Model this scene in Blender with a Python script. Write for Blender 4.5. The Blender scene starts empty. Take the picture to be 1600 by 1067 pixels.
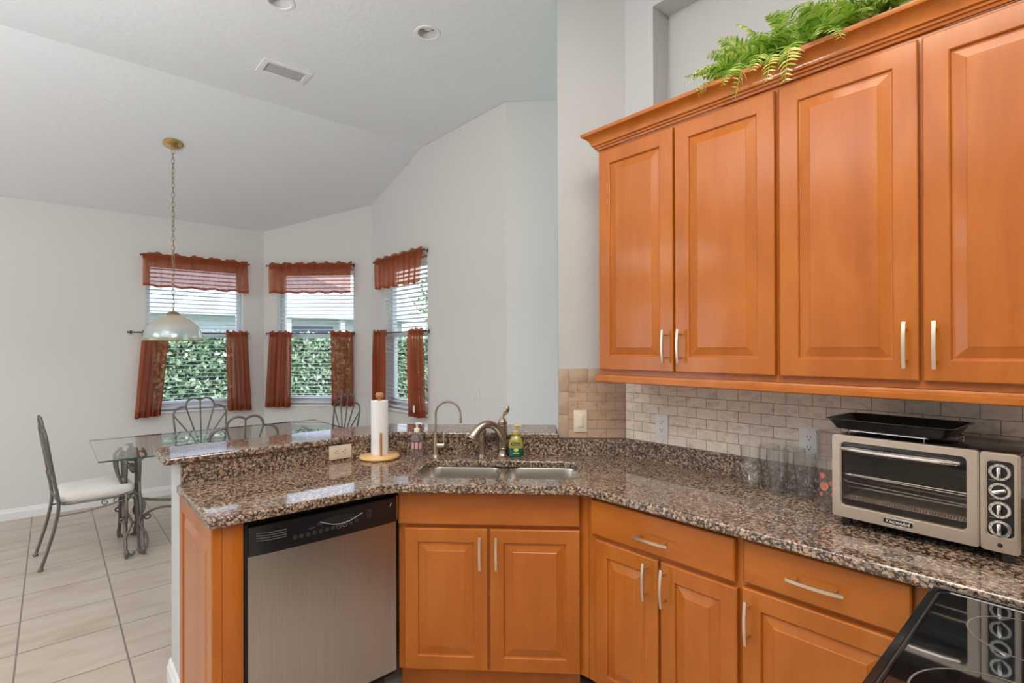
import bpy, bmesh, math, random
from mathutils import Vector, Matrix
from math import sin, cos, pi, radians, sqrt, atan2
random.seed(7)
scene = bpy.context.scene
col = scene.collection
S2 = sqrt(2.0)

# ------------------------------------------------------------ camera
cam_data = bpy.data.cameras.new('camera')
cam_data.sensor_width = 36.0
cam_data.lens = 817.095 / 1600 * 36.0
cam_data.shift_y = (541.47 - 533.5) / 1600
cam_data.clip_start = 0.02
cam = bpy.data.objects.new('camera', cam_data)
col.objects.link(cam)
R_ = Vector((7.50596800e-01, -6.60752391e-01, -3.27436380e-03))
U_ = Vector((8.92024013e-04, -3.94215250e-03, 9.99991832e-01))
F_ = Vector((6.60759902e-01, 7.50593590e-01, 2.36956005e-03))
cam.matrix_world = Matrix(((R_.x, U_.x, -F_.x, 0.0), (R_.y, U_.y, -F_.y, 0.0),
                           (R_.z, U_.z, -F_.z, 1.476), (0, 0, 0, 1)))
scene.camera = cam

# ------------------------------------------------------------ world, sun, lamps, exposure
world = bpy.data.worlds.new('sky')
scene.world = world
world.use_nodes = True
wn = world.node_tree
wn.nodes.clear()
w_out = wn.nodes.new('ShaderNodeOutputWorld')
w_bg = wn.nodes.new('ShaderNodeBackground')
w_tc = wn.nodes.new('ShaderNodeTexCoord')
w_sep = wn.nodes.new('ShaderNodeSeparateXYZ')
w_ramp = wn.nodes.new('ShaderNodeValToRGB')
w_ramp.color_ramp.elements[0].position = 0.0
w_ramp.color_ramp.elements[0].color = (0.80, 0.88, 1.0, 1)
w_ramp.color_ramp.elements[1].position = 0.8
w_ramp.color_ramp.elements[1].color = (0.55, 0.74, 1.0, 1)
wn.links.new(w_tc.outputs['Generated'], w_sep.inputs[0])
wn.links.new(w_sep.outputs['Z'], w_ramp.inputs[0])
wn.links.new(w_ramp.outputs[0], w_bg.inputs['Color'])
w_bg.inputs['Strength'].default_value = 3.0
wn.links.new(w_bg.outputs[0], w_out.inputs['Surface'])

def lamp(name, kind, loc, energy, color=(1, 1, 1), size=None, size_y=None, rot=(0, 0, 0)):
    d = bpy.data.lights.new(name, kind)
    d.energy = energy
    d.color = color
    if kind == 'AREA':
        d.shape = 'RECTANGLE'
        d.size = size
        d.size_y = size_y or size
    elif kind == 'SUN':
        d.angle = radians(1.0)
    else:
        d.shadow_soft_size = size or 0.05
    o = bpy.data.objects.new(name, d)
    o.location = loc
    o.rotation_euler = rot
    col.objects.link(o)
    return o

lamp('sun', 'SUN', (0, 0, 12), 2.4, (1.0, 0.95, 0.86), rot=(radians(40), 0, radians(-12)))
# unseen area lights added to brighten the rooms (above / behind the camera)
lamp('kitchen_fill_light', 'AREA', (0.35, 0.35, 3.38), 56, (1.0, 0.90, 0.78), 1.5, 1.2)
lamp('family_room_fill_light', 'AREA', (-2.9, 4.2, 2.76), 34, (1.0, 0.99, 0.97), 1.6, 1.6)
lamp('added_ceiling_uplight', 'AREA', (-1.7, 1.9, 1.85), 142, (0.955, 0.98, 1.0), 0.5, 0.5, (radians(180), 0, 0))  # added fill pointing up to lift the ceiling, no lamp stands here
lamp('hall_fill_light', 'AREA', (-1.2, -1.6, 3.38), 48, (1.0, 0.95, 0.88), 1.4, 1.4)

scene.view_settings.view_transform = 'Standard'
scene.view_settings.look = 'None'
scene.view_settings.gamma = 1.0
scene.view_settings.exposure = 0.0
scene.view_settings.use_curve_mapping = False
cy = scene.cycles
cy.use_denoising = True
cy.max_bounces = 26
cy.diffuse_bounces = 6
cy.glossy_bounces = 6
cy.transmission_bounces = 24
cy.transparent_max_bounces = 24
cy.caustics_reflective = False
cy.caustics_refractive = True
cy.blur_glossy = 0.5
cy.sample_clamp_indirect = 6.0

# ------------------------------------------------------------ materials
def new_mat(name):
    m = bpy.data.materials.new(name)
    m.use_nodes = True
    nt = m.node_tree
    b = nt.nodes['Principled BSDF']
    return m, nt, b

def N(nt, kind, **kw):
    n = nt.nodes.new(kind)
    for k, v in kw.items():
        if k in n.inputs:
            n.inputs[k].default_value = v
        else:
            setattr(n, k, v)
    return n

def ramp(nt, stops, interp='LINEAR'):
    r = nt.nodes.new('ShaderNodeValToRGB')
    cr = r.color_ramp
    cr.interpolation = interp
    while len(cr.elements) > 1:
        cr.elements.remove(cr.elements[-1])
    cr.elements[0].position = stops[0][0]
    cr.elements[0].color = (*stops[0][1], 1)
    for p, c in stops[1:]:
        e = cr.elements.new(p)
        e.color = (*c, 1)
    return r

def coords(nt, scale=(1, 1, 1), rot=(0, 0, 0), loc=(0, 0, 0), kind='Object'):
    tc = nt.nodes.new('ShaderNodeTexCoord')
    mp = nt.nodes.new('ShaderNodeMapping')
    mp.inputs['Scale'].default_value = scale
    mp.inputs['Rotation'].default_value = rot
    mp.inputs['Location'].default_value = loc
    nt.links.new(tc.outputs[kind], mp.inputs[0])
    return mp

def bump(nt, b, src, strength=0.2, dist=0.01):
    bp = nt.nodes.new('ShaderNodeBump')
    bp.inputs['Strength'].default_value = strength
    bp.inputs['Distance'].default_value = dist
    nt.links.new(src, bp.inputs['Height'])
    nt.links.new(bp.outputs[0], b.inputs['Normal'])
    return bp

def plain(name, color, rough=0.5, metal=0.0, spec=0.5, coat=0.0, noise=0.04, nscale=14.0):
    m, nt, b = new_mat(name)
    mp = coords(nt)
    nz = N(nt, 'ShaderNodeTexNoise', Scale=nscale, Detail=4.0)
    nt.links.new(mp.outputs[0], nz.inputs['Vector'])
    lo = tuple(max(0, c * (1 - noise)) for c in color)
    hi = tuple(min(1, c * (1 + noise)) for c in color)
    r = ramp(nt, [(0.3, lo), (0.7, hi)])
    nt.links.new(nz.outputs['Fac'], r.inputs[0])
    nt.links.new(r.outputs[0], b.inputs['Base Color'])
    b.inputs['Roughness'].default_value = rough
    b.inputs['Metallic'].default_value = metal
    b.inputs['Specular IOR Level'].default_value = spec
    b.inputs['Coat Weight'].default_value = coat
    b.inputs['Coat Roughness'].default_value = 0.08
    return m

def paint(name, color, bscale=150.0, bstr=0.12, rough=0.75):
    m, nt, b = new_mat(name)
    mp = coords(nt)
    nz = N(nt, 'ShaderNodeTexNoise', Scale=bscale * 0.5, Detail=3.0)
    nt.links.new(mp.outputs[0], nz.inputs['Vector'])
    r = ramp(nt, [(0.3, tuple(c * 0.985 for c in color)), (0.7, color)])
    nt.links.new(nz.outputs['Fac'], r.inputs[0])
    nt.links.new(r.outputs[0], b.inputs['Base Color'])
    b.inputs['Roughness'].default_value = rough
    b.inputs['Specular IOR Level'].default_value = 0.3
    bump(nt, b, nz.outputs['Fac'], bstr, 0.006)
    return m

def wood(name, c_dark, c_mid, c_light, axis='Z', rough=0.33):
    m, nt, b = new_mat(name)
    oi = nt.nodes.new('ShaderNodeObjectInfo')
    tc = nt.nodes.new('ShaderNodeTexCoord')
    add = nt.nodes.new('ShaderNodeVectorMath')
    add.operation = 'ADD'
    mul = nt.nodes.new('ShaderNodeMath')
    mul.operation = 'MULTIPLY'
    mul.inputs[1].default_value = 37.0
    nt.links.new(oi.outputs['Random'], mul.inputs[0])
    nt.links.new(tc.outputs['Object'], add.inputs[0])
    nt.links.new(mul.outputs[0], add.inputs[1])
    def noise(sc, scale, detail, dist=0.0):
        mp = nt.nodes.new('ShaderNodeMapping')
        mp.inputs['Scale'].default_value = sc
        nt.links.new(add.outputs[0], mp.inputs[0])
        nz = N(nt, 'ShaderNodeTexNoise', Scale=scale, Detail=detail, Distortion=dist)
        nt.links.new(mp.outputs[0], nz.inputs['Vector'])
        return nz
    a = {'Z': (1, 1, .07), 'X': (.07, 1, 1)}[axis]
    a2 = {'Z': (1, 1, .28), 'X': (.28, 1, 1)}[axis]
    fine = noise(a, 70.0, 5.0, 0.3)
    broad = noise(a2, 6.5, 4.0, 0.8)
    mx = nt.nodes.new('ShaderNodeMix')
    mx.data_type = 'FLOAT'
    mx.inputs['Factor'].default_value = 0.8
    nt.links.new(fine.outputs['Fac'], mx.inputs[2])
    nt.links.new(broad.outputs['Fac'], mx.inputs[3])
    r = ramp(nt, [(0.30, c_dark), (0.48, c_mid), (0.66, c_light)])
    nt.links.new(mx.outputs[0], r.inputs[0])
    nt.links.new(r.outputs[0], b.inputs['Base Color'])
    b.inputs['Roughness'].default_value = rough
    b.inputs['Specular IOR Level'].default_value = 0.2
    b.inputs['Coat Weight'].default_value = 0.55
    b.inputs['Coat IOR'].default_value = 1.5
    b.inputs['Coat Roughness'].default_value = 0.13
    return m

def granite(name):
    m, nt, b = new_mat(name)
    mp = coords(nt)
    nz0 = N(nt, 'ShaderNodeTexNoise', Scale=55.0, Detail=3.0)
    nt.links.new(mp.outputs[0], nz0.inputs['Vector'])
    vadd = nt.nodes.new('ShaderNodeMix')
    vadd.data_type = 'RGBA'
    vadd.blend_type = 'LINEAR_LIGHT'
    vadd.inputs['Factor'].default_value = 0.007
    nt.links.new(mp.outputs[0], vadd.inputs[6])
    nt.links.new(nz0.outputs['Color'], vadd.inputs[7])
    def blobs(scale, lo, hi, stops):
        v1 = N(nt, 'ShaderNodeTexVoronoi', Scale=scale, Randomness=1.0)
        nt.links.new(vadd.outputs[2], v1.inputs['Vector'])
        sep = nt.nodes.new('ShaderNodeSeparateColor')
        nt.links.new(v1.outputs['Color'], sep.inputs[0])
        cells = ramp(nt, stops)
        nt.links.new(sep.outputs[0], cells.inputs[0])
        # cell radius differs from blob to blob
        ma = N(nt, 'ShaderNodeMath', operation='MULTIPLY_ADD')
        ma.inputs[1].default_value = 0.16
        nt.links.new(sep.outputs[1], ma.inputs[0])
        nt.links.new(v1.outputs['Distance'], ma.inputs[2])
        mask = ramp(nt, [(lo, (1, 1, 1)), (hi, (0, 0, 0))])
        nt.links.new(ma.outputs[0], mask.inputs[0])
        return cells, mask
    big, bmask = blobs(94.0, 0.50, 0.68, [(0.0, (0.07, 0.05, 0.035)), (0.12, (0.23, 0.155, 0.10)), (0.40, (0.35, 0.235, 0.16)),
                                          (0.65, (0.45, 0.315, 0.22)), (0.85, (0.53, 0.385, 0.285)), (1.0, (0.33, 0.265, 0.21))])
    sml, smask = blobs(215.0, 0.46, 0.64, [(0.0, (0.03, 0.025, 0.022)), (0.35, (0.10, 0.07, 0.055)), (0.6, (0.28, 0.19, 0.135)), (1.0, (0.42, 0.31, 0.24))])
    m1 = nt.nodes.new('ShaderNodeMix')
    m1.data_type = 'RGBA'
    nt.links.new(smask.outputs[0], m1.inputs['Factor'])
    m1.inputs[6].default_value = (0.022, 0.018, 0.016, 1)
    nt.links.new(sml.outputs[0], m1.inputs[7])
    nz = N(nt, 'ShaderNodeTexNoise', Scale=300.0, Detail=3.0)
    nt.links.new(mp.outputs[0], nz.inputs['Vector'])
    spk = ramp(nt, [(0.34, (0.40, 0.36, 0.33)), (0.48, (1, 1, 1)), (0.7, (1.12, 1.1, 1.06))])
    nt.links.new(nz.outputs['Fac'], spk.inputs[0])
    mulc = nt.nodes.new('ShaderNodeMix')
    mulc.data_type = 'RGBA'
    mulc.blend_type = 'MULTIPLY'
    mulc.inputs['Factor'].default_value = 0.9
    nt.links.new(big.outputs[0], mulc.inputs[6])
    nt.links.new(spk.outputs[0], mulc.inputs[7])
    m2 = nt.nodes.new('ShaderNodeMix')
    m2.data_type = 'RGBA'
    nt.links.new(bmask.outputs[0], m2.inputs['Factor'])
    nt.links.new(m1.outputs[2], m2.inputs[6])
    nt.links.new(mulc.outputs[2], m2.inputs[7])
    nt.links.new(m2.outputs[2], b.inputs['Base Color'])
    b.inputs['Roughness'].default_value = 0.06
    b.inputs['IOR'].default_value = 1.75
    b.inputs['Specular IOR Level'].default_value = 0.5
    return m

def tile_floor(name):
    m, nt, b = new_mat(name)
    T = 0.4045
    tc = nt.nodes.new('ShaderNodeTexCoord')
    sep = nt.nodes.new('ShaderNodeSeparateXYZ')
    nt.links.new(tc.outputs['Object'], sep.inputs[0])
    masks, ids = [], []
    for ax, off in (('X', 0.275), ('Y', 3.896)):
        s = N(nt, 'ShaderNodeMath', operation='SUBTRACT')
        s.inputs[1].default_value = off
        nt.links.new(sep.outputs[ax], s.inputs[0])
        d = N(nt, 'ShaderNodeMath', operation='DIVIDE')
        d.inputs[1].default_value = T
        nt.links.new(s.outputs[0], d.inputs[0])
        fl = N(nt, 'ShaderNodeMath', operation='FLOOR')
        nt.links.new(d.outputs[0], fl.inputs[0])
        fr = N(nt, 'ShaderNodeMath', operation='FRACT')
        nt.links.new(d.outputs[0], fr.inputs[0])
        c = N(nt, 'ShaderNodeMath', operation='SUBTRACT')
        c.inputs[1].default_value = 0.5
        nt.links.new(fr.outputs[0], c.inputs[0])
        ab = N(nt, 'ShaderNodeMath', operation='ABSOLUTE')
        nt.links.new(c.outputs[0], ab.inputs[0])
        masks.append(ab)
        ids.append(fl)
    mxm = N(nt, 'ShaderNodeMath', operation='MAXIMUM')
    nt.links.new(masks[0].outputs[0], mxm.inputs[0])
    nt.links.new(masks[1].outputs[0], mxm.inputs[1])
    gr = ramp(nt, [(0.4905, (0, 0, 0)), (0.4925, (1, 1, 1))])
    nt.links.new(mxm.outputs[0], gr.inputs[0])
    comb = nt.nodes.new('ShaderNodeCombineXYZ')
    nt.links.new(ids[0].outputs[0], comb.inputs[0])
    nt.links.new(ids[1].outputs[0], comb.inputs[1])
    wn_ = nt.nodes.new('ShaderNodeTexWhiteNoise')
    nt.links.new(comb.outputs[0], wn_.inputs['Vector'])
    # veins, shifted per tile
    sc = nt.nodes.new('ShaderNodeVectorMath')
    sc.operation = 'MULTIPLY_ADD'
    sc.inputs[1].default_value = (5, 5, 5)
    nt.links.new(wn_.outputs['Color'], sc.inputs[0])
    nt.links.new(tc.outputs['Object'], sc.inputs[2])
    mp = nt.nodes.new('ShaderNodeMapping')
    mp.inputs['Rotation'].default_value = (0, 0, radians(-24))
    mp.inputs['Scale'].default_value = (1.0, 3.6, 1)
    nt.links.new(sc.outputs[0], mp.inputs[0])
    nz = N(nt, 'ShaderNodeTexNoise', Scale=2.6, Detail=6.0, Distortion=0.5)
    nt.links.new(mp.outputs[0], nz.inputs['Vector'])
    r = ramp(nt, [(0.28, (0.40, 0.315, 0.24)), (0.45, (0.47, 0.395, 0.32)), (0.60, (0.505, 0.435, 0.365)), (0.75, (0.53, 0.465, 0.40))])
    nt.links.new(nz.outputs['Fac'], r.inputs[0])
    mix = nt.nodes.new('ShaderNodeMix')
    mix.data_type = 'RGBA'
    nt.links.new(gr.outputs[0], mix.inputs['Factor'])
    nt.links.new(r.outputs[0], mix.inputs[6])
    mix.inputs[7].default_value = (0.19, 0.15, 0.125, 1)
    nt.links.new(mix.outputs[2], b.inputs['Base Color'])
    b.inputs['Roughness'].default_value = 0.35
    b.inputs['Specular IOR Level'].default_value = 0.4
    inv = nt.nodes.new('ShaderNodeInvert')
    nt.links.new(gr.outputs[0], inv.inputs['Color'])
    bump(nt, b, inv.outputs[0], 0.25, 0.004)
    return m

def tile_wall(name, c1=(0.90, 0.79, 0.68, 1), c2=(0.80, 0.695, 0.59, 1)):
    # running-bond stone tile, local x = along the wall, local z = up (origin on a joint)
    m, nt, b = new_mat(name)
    tc = nt.nodes.new('ShaderNodeTexCoord')
    mp = nt.nodes.new('ShaderNodeMapping')
    mp.inputs['Rotation'].default_value = (radians(-90), 0, 0)
    nt.links.new(tc.outputs['Object'], mp.inputs[0])
    br = nt.nodes.new('ShaderNodeTexBrick')
    br.offset = 0.5
    br.squash = 1.0
    br.inputs['Scale'].default_value = 1.0
    br.inputs['Mortar Size'].default_value = 0.0011
    br.inputs['Mortar Smooth'].default_value = 0.1
    br.inputs['Brick Width'].default_value = 0.0985
    br.inputs['Row Height'].default_value = 0.0475
    br.inputs['Color1'].default_value = c1
    br.inputs['Color2'].default_value = c2
    br.inputs['Mortar'].default_value = (0.20, 0.155, 0.12, 1)
    nt.links.new(mp.outputs[0], br.inputs['Vector'])
    mp2 = coords(nt, (1, 1, 2.2), (0, radians(25), 0))
    nz = N(nt, 'ShaderNodeTexNoise', Scale=16.0, Detail=6.0, Distortion=1.2)
    nt.links.new(mp2.outputs[0], nz.inputs['Vector'])
    vr = ramp(nt, [(0.32, (0.80, 0.77, 0.74)), (0.5, (1, 1, 1)), (0.7, (1.06, 1.05, 1.04))])
    nt.links.new(nz.outputs['Fac'], vr.inputs[0])
    mul = nt.nodes.new('ShaderNodeMix')
    mul.data_type = 'RGBA'
    mul.blend_type = 'MULTIPLY'
    mul.inputs['Factor'].default_value = 1.0
    nt.links.new(br.outputs['Color'], mul.inputs[6])
    nt.links.new(vr.outputs[0], mul.inputs[7])
    nt.links.new(mul.outputs[2], b.inputs['Base Color'])
    b.inputs['Roughness'].default_value = 0.5
    inv = nt.nodes.new('ShaderNodeInvert')
    nt.links.new(br.outputs['Fac'], inv.inputs['Color'])
    bump(nt, b, inv.outputs[0], 0.5, 0.003)
    return m

def brushed(name, color, rough=0.28, axis='X', amt=0.06):
    m, nt, b = new_mat(name)
    sc = {'X': (.02, 1, 1), 'Z': (1, 1, .02), 'Y': (1, .02, 1)}[axis]
    mp = coords(nt, sc)
    nz = N(nt, 'ShaderNodeTexNoise', Scale=220.0, Detail=3.0)
    nt.links.new(mp.outputs[0], nz.inputs['Vector'])
    r = ramp(nt, [(0.3, tuple(c * (1 - amt) for c in color)), (0.7, tuple(min(1, c * (1 + amt)) for c in color))])
    nt.links.new(nz.outputs['Fac'], r.inputs[0])
    nt.links.new(r.outputs[0], b.inputs['Base Color'])
    b.inputs['Metallic'].default_value = 1.0
    b.inputs['Roughness'].default_value = rough
    b.inputs['Anisotropic'].default_value = 0.3
    return m

def pane_glass(name, tint=(1, 1, 1), boost=1.0, ior=1.5):
    m = bpy.data.materials.new(name)
    m.use_nodes = True
    nt = m.node_tree
    nt.nodes.clear()
    out = nt.nodes.new('ShaderNodeOutputMaterial')
    fr = N(nt, 'ShaderNodeFresnel', IOR=ior)
    tr = nt.nodes.new('ShaderNodeBsdfTransparent')
    tr.inputs['Color'].default_value = (*tint, 1)
    gl = N(nt, 'ShaderNodeBsdfGlossy', Roughness=0.0)
    gl.inputs['Color'].default_value = (boost, boost, boost, 1)
    mx = nt.nodes.new('ShaderNodeMixShader')
    geo = nt.nodes.new('ShaderNodeNewGeometry')
    inv = N(nt, 'ShaderNodeMath', operation='SUBTRACT')
    inv.inputs[0].default_value = 1.0
    nt.links.new(geo.outputs['Backfacing'], inv.inputs[1])
    fm = N(nt, 'ShaderNodeMath', operation='MULTIPLY')
    nt.links.new(fr.outputs[0], fm.inputs[0])
    nt.links.new(inv.outputs[0], fm.inputs[1])
    nt.links.new(fm.outputs[0], mx.inputs[0])
    nt.links.new(tr.outputs[0], mx.inputs[1])
    nt.links.new(gl.outputs[0], mx.inputs[2])
    nt.links.new(mx.outputs[0], out.inputs[0])
    return m

def clear_ware(name, tint, edge=0.65, body=0.05, cloud=0.0, cloud_col=(0.6, 0.6, 0.6), rim=(0.9, 0.9, 0.9)):
    """thin clear ware: see-through, brighter towards the edges, optionally cloudy"""
    m = bpy.data.materials.new(name)
    m.use_nodes = True
    nt = m.node_tree
    nt.nodes.clear()
    out = nt.nodes.new('ShaderNodeOutputMaterial')
    lw = N(nt, 'ShaderNodeLayerWeight', Blend=0.35)
    pw = N(nt, 'ShaderNodeMath', operation='POWER')
    pw.inputs[1].default_value = 2.2
    nt.links.new(lw.outputs['Facing'], pw.inputs[0])
    ma = N(nt, 'ShaderNodeMath', operation='MULTIPLY_ADD')
    ma.inputs[1].default_value = edge
    ma.inputs[2].default_value = body
    nt.links.new(pw.outputs[0], ma.inputs[0])
    tr = nt.nodes.new('ShaderNodeBsdfTransparent')
    er = ramp(nt, [(0.45, tint), (0.95, rim)])
    nt.links.new(lw.outputs['Facing'], er.inputs[0])
    nt.links.new(er.outputs[0], tr.inputs['Color'])
    gl = N(nt, 'ShaderNodeBsdfGlossy', Roughness=0.03)
    mx = nt.nodes.new('ShaderNodeMixShader')
    nt.links.new(ma.outputs[0], mx.inputs[0])
    nt.links.new(tr.outputs[0], mx.inputs[1])
    nt.links.new(gl.outputs[0], mx.inputs[2])
    df = nt.nodes.new('ShaderNodeBsdfTranslucent')
    df.inputs['Color'].default_value = (*cloud_col, 1)
    d2 = nt.nodes.new('ShaderNodeBsdfDiffuse')
    d2.inputs['Color'].default_value = (*cloud_col, 1)
    ad = nt.nodes.new('ShaderNodeMixShader')
    nt.links.new(df.outputs[0], ad.inputs[1])
    nt.links.new(d2.outputs[0], ad.inputs[2])
    m3 = nt.nodes.new('ShaderNodeMixShader')
    m3.inputs[0].default_value = cloud
    nt.links.new(mx.outputs[0], m3.inputs[1])
    nt.links.new(ad.outputs[0], m3.inputs[2])
    nt.links.new(m3.outputs[0], out.inputs[0])
    return m

def sheer(name, color, open_=0.34):
    m = bpy.data.materials.new(name)
    m.use_nodes = True
    nt = m.node_tree
    nt.nodes.clear()
    out = nt.nodes.new('ShaderNodeOutputMaterial')
    mp = coords(nt, (1, 1, 0.05))
    nz = N(nt, 'ShaderNodeTexNoise', Scale=60.0, Detail=3.0)
    nt.links.new(mp.outputs[0], nz.inputs['Vector'])
    r = ramp(nt, [(0.35, tuple(c * 0.9 for c in color)), (0.6, color), (0.8, tuple(min(1, c * 1.1) for c in color))])
    nt.links.new(nz.outputs['Fac'], r.inputs[0])
    df = nt.nodes.new('ShaderNodeBsdfDiffuse')
    tl = nt.nodes.new('ShaderNodeBsdfTranslucent')
    tr = nt.nodes.new('ShaderNodeBsdfTransparent')
    tr.inputs['Color'].default_value = (0.95, 0.72, 0.62, 1)
    nt.links.new(r.outputs[0], df.inputs['Color'])
    nt.links.new(r.outputs[0], tl.inputs['Color'])
    m1 = nt.nodes.new('ShaderNodeMixShader')
    m1.inputs[0].default_value = 0.5
    nt.links.new(df.outputs[0], m1.inputs[1])
    nt.links.new(tl.outputs[0], m1.inputs[2])
    m2 = nt.nodes.new('ShaderNodeMixShader')
    m2.inputs[0].default_value = open_
    nt.links.new(m1.outputs[0], m2.inputs[1])
    nt.links.new(tr.outputs[0], m2.inputs[2])
    nt.links.new(m2.outputs[0], out.inputs[0])
    return m

def leafy(name, stops, rough=0.45, trans=0.25):
    m, nt, b = new_mat(name)
    g = nt.nodes.new('ShaderNodeNewGeometry')
    r = ramp(nt, stops)
    nt.links.new(g.outputs['Random Per Island'], r.inputs[0])
    nt.links.new(r.outputs[0], b.inputs['Base Color'])
    b.inputs['Roughness'].default_value = rough
    out = nt.nodes['Material Output']
    tl = nt.nodes.new('ShaderNodeBsdfTranslucent')
    nt.links.new(r.outputs[0], tl.inputs['Color'])
    mx = nt.nodes.new('ShaderNodeMixShader')
    mx.inputs[0].default_value = trans
    nt.links.new(b.outputs[0], mx.inputs[1])
    nt.links.new(tl.outputs[0], mx.inputs[2])
    nt.links.new(mx.outputs[0], out.inputs[0])
    return m

M = {}
M['wall'] = paint('wall_paint', (0.715, 0.705, 0.68))
M['wall_k'] = paint('kitchen_wall_paint', (0.545, 0.555, 0.555), 110.0, 0.25)
M['ceil'] = paint('ceiling_paint', (0.80, 0.825, 0.86), 60.0, 0.35)
M['trim'] = plain('white_trim', (0.80, 0.80, 0.80), 0.4, noise=0.01)
M['floor'] = tile_floor('beige_floor_tile')
M['tile'] = tile_wall('stone_backsplash_tile')
M['tile_shaded'] = tile_wall('shade_toned_backsplash_tile', (0.52, 0.36, 0.25, 1), (0.455, 0.31, 0.21, 1))  # same stone as the right wall, its shade painted in as brown
M['border'] = plain('stone_border_tile', (0.46, 0.335, 0.24), 0.5, noise=0.10, nscale=20)  # border toned down with the shade painted into the diagonal tile
M['granite'] = granite('brown_granite')
M['wood'] = wood('honey_maple', (0.370, 0.097, 0.008), (0.430, 0.121, 0.011), (0.480, 0.146, 0.017))
M['wood_h'] = wood('honey_maple_horizontal', (0.370, 0.097, 0.008), (0.430, 0.121, 0.011), (0.480, 0.146, 0.017), 'X')
M['wood_in'] = plain('cabinet_carcass', (0.33, 0.11, 0.03), 0.5)
M['steel'] = brushed('brushed_steel', (0.47, 0.45, 0.425), 0.32, 'Z')
M['steel_sink'] = brushed('sink_steel', (0.62, 0.58, 0.53), 0.26, 'X')
M['steel_oven'] = brushed('oven_steel', (0.62, 0.525, 0.43), 0.36, 'X', 0.03)
M['chrome'] = plain('chrome', (0.82, 0.81, 0.79), 0.08, 1.0)
M['nickel'] = plain('champagne_nickel', (0.74, 0.64, 0.50), 0.30, 1.0)
M['faucet'] = plain('brushed_bronze_nickel', (0.47, 0.39, 0.31), 0.24, 1.0)
M['black'] = plain('black_plastic', (0.010, 0.011, 0.013), 0.22)
M['black_gloss'] = plain('black_glass', (0.006, 0.006, 0.006), 0.04, spec=0.6, noise=0)
M['enamel'] = plain('black_enamel', (0.010, 0.010, 0.010), 0.16, spec=0.55)
M['pan'] = plain('dark_nonstick', (0.020, 0.018, 0.017), 0.3)
M['dark'] = plain('dark_gap', (0.004, 0.004, 0.004), 0.8)
M['mark'] = plain('grey_print', (0.22, 0.22, 0.22), 0.5)
M['mark_dim'] = plain('dim_grey_print', (0.075, 0.075, 0.078), 0.45)
M['iron'] = plain('pewter_iron', (0.155, 0.145, 0.125), 0.42, 0.55)
M['rod'] = plain('bronze_rod', (0.10, 0.085, 0.075), 0.4, 0.7)
M['cushion'] = plain('cream_cushion', (0.76, 0.735, 0.69), 0.85, noise=0.03, nscale=60)
M['sheer'] = sheer('rust_sheer', (0.47, 0.125, 0.055))
M['sheer_panel'] = sheer('rust_sheer_gathered', (0.45, 0.125, 0.06), 0.17)
M['vinyl'] = plain('white_vinyl', (0.80, 0.81, 0.82), 0.35, noise=0.01)
M['blind'] = plain('white_blind', (0.78, 0.80, 0.83), 0.4, noise=0.01)
M['pane'] = pane_glass('window_glass')
M['table_glass'] = pane_glass('tabletop_glass', (0.93, 0.965, 0.945))
M['glass_edge'] = plain('green_glass_edge', (0.05, 0.10, 0.08), 0.1)
M['glass'] = clear_ware('clear_glass', (0.992, 0.996, 0.994), 0.80, 0.05, 0.025, (0.9, 0.9, 0.9), (0.42, 0.46, 0.45))
M['oven_glass'] = pane_glass('smoked_oven_glass', (0.72, 0.68, 0.64))
M['brass'] = plain('polished_brass', (0.72, 0.52, 0.22), 0.14, 1.0)
M['chain'] = plain('antique_brass', (0.32, 0.25, 0.15), 0.35, 0.9)
M['almond'] = plain('almond_plastic', (0.74, 0.66, 0.53), 0.4, noise=0.01)
M['white_pl'] = plain('white_plastic', (0.82, 0.82, 0.81), 0.35, noise=0.01)
M['paper'] = plain('paper_towel', (0.83, 0.83, 0.83), 0.95, noise=0.02, nscale=90)
M['pine'] = wood('light_pine', (0.60, 0.34, 0.11), (0.74, 0.46, 0.18), (0.82, 0.56, 0.27), 'X', 0.45)
M['bamboo'] = plain('brown_dowel', (0.42, 0.20, 0.07), 0.5)
M['fern'] = leafy('fern_green', [(0.0, (0.05, 0.20, 0.02)), (0.25, (0.16, 0.40, 0.03)), (0.5, (0.42, 0.60, 0.08)), (1.0, (0.80, 0.85, 0.34))], 0.45, 0.3)
M['hedge'] = leafy('hedge_leaf', [(0.0, (0.03, 0.10, 0.04)), (0.35, (0.17, 0.34, 0.14)), (0.65, (0.46, 0.64, 0.32)), (1.0, (0.90, 0.93, 0.80))], 0.3)
M['tree'] = leafy('tree_leaf', [(0.0, (0.06, 0.14, 0.03)), (0.6, (0.18, 0.30, 0.08)), (1.0, (0.36, 0.46, 0.16))], 0.5)
M['hedge_core'] = plain('hedge_inner_twigs', (0.03, 0.05, 0.03), 0.9)
M['soil'] = plain('lawn', (0.12, 0.20, 0.06), 0.9, noise=0.3, nscale=9)
M['house'] = plain('house_stucco', (0.78, 0.80, 0.86), 0.8)
M['roof'] = plain('pale_roof_shingle', (0.46, 0.50, 0.58), 0.8, noise=0.08, nscale=30)
M['red_dot'] = plain('red_dot', (0.62, 0.17, 0.14), 0.4)
M['yellow_ring'] = plain('yellow_ring', (0.55, 0.45, 0.12), 0.4)
M['cloudy'] = clear_ware('cloudy_plastic', (0.97, 0.95, 0.95), 0.5, 0.04, 0.16, (0.72, 0.64, 0.64))
M['soap_clear'] = clear_ware('clear_soap', (0.93, 0.90, 0.92), 0.6, 0.05, 0.12, (0.75, 0.62, 0.64))
M['soap_green'] = plain('teal_soap', (0.0, 0.13, 0.115), 0.12, coat=0.5)
M['soap_yellow'] = plain('yellow_green_soap', (0.40, 0.36, 0.06), 0.15, coat=0.5)
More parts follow.
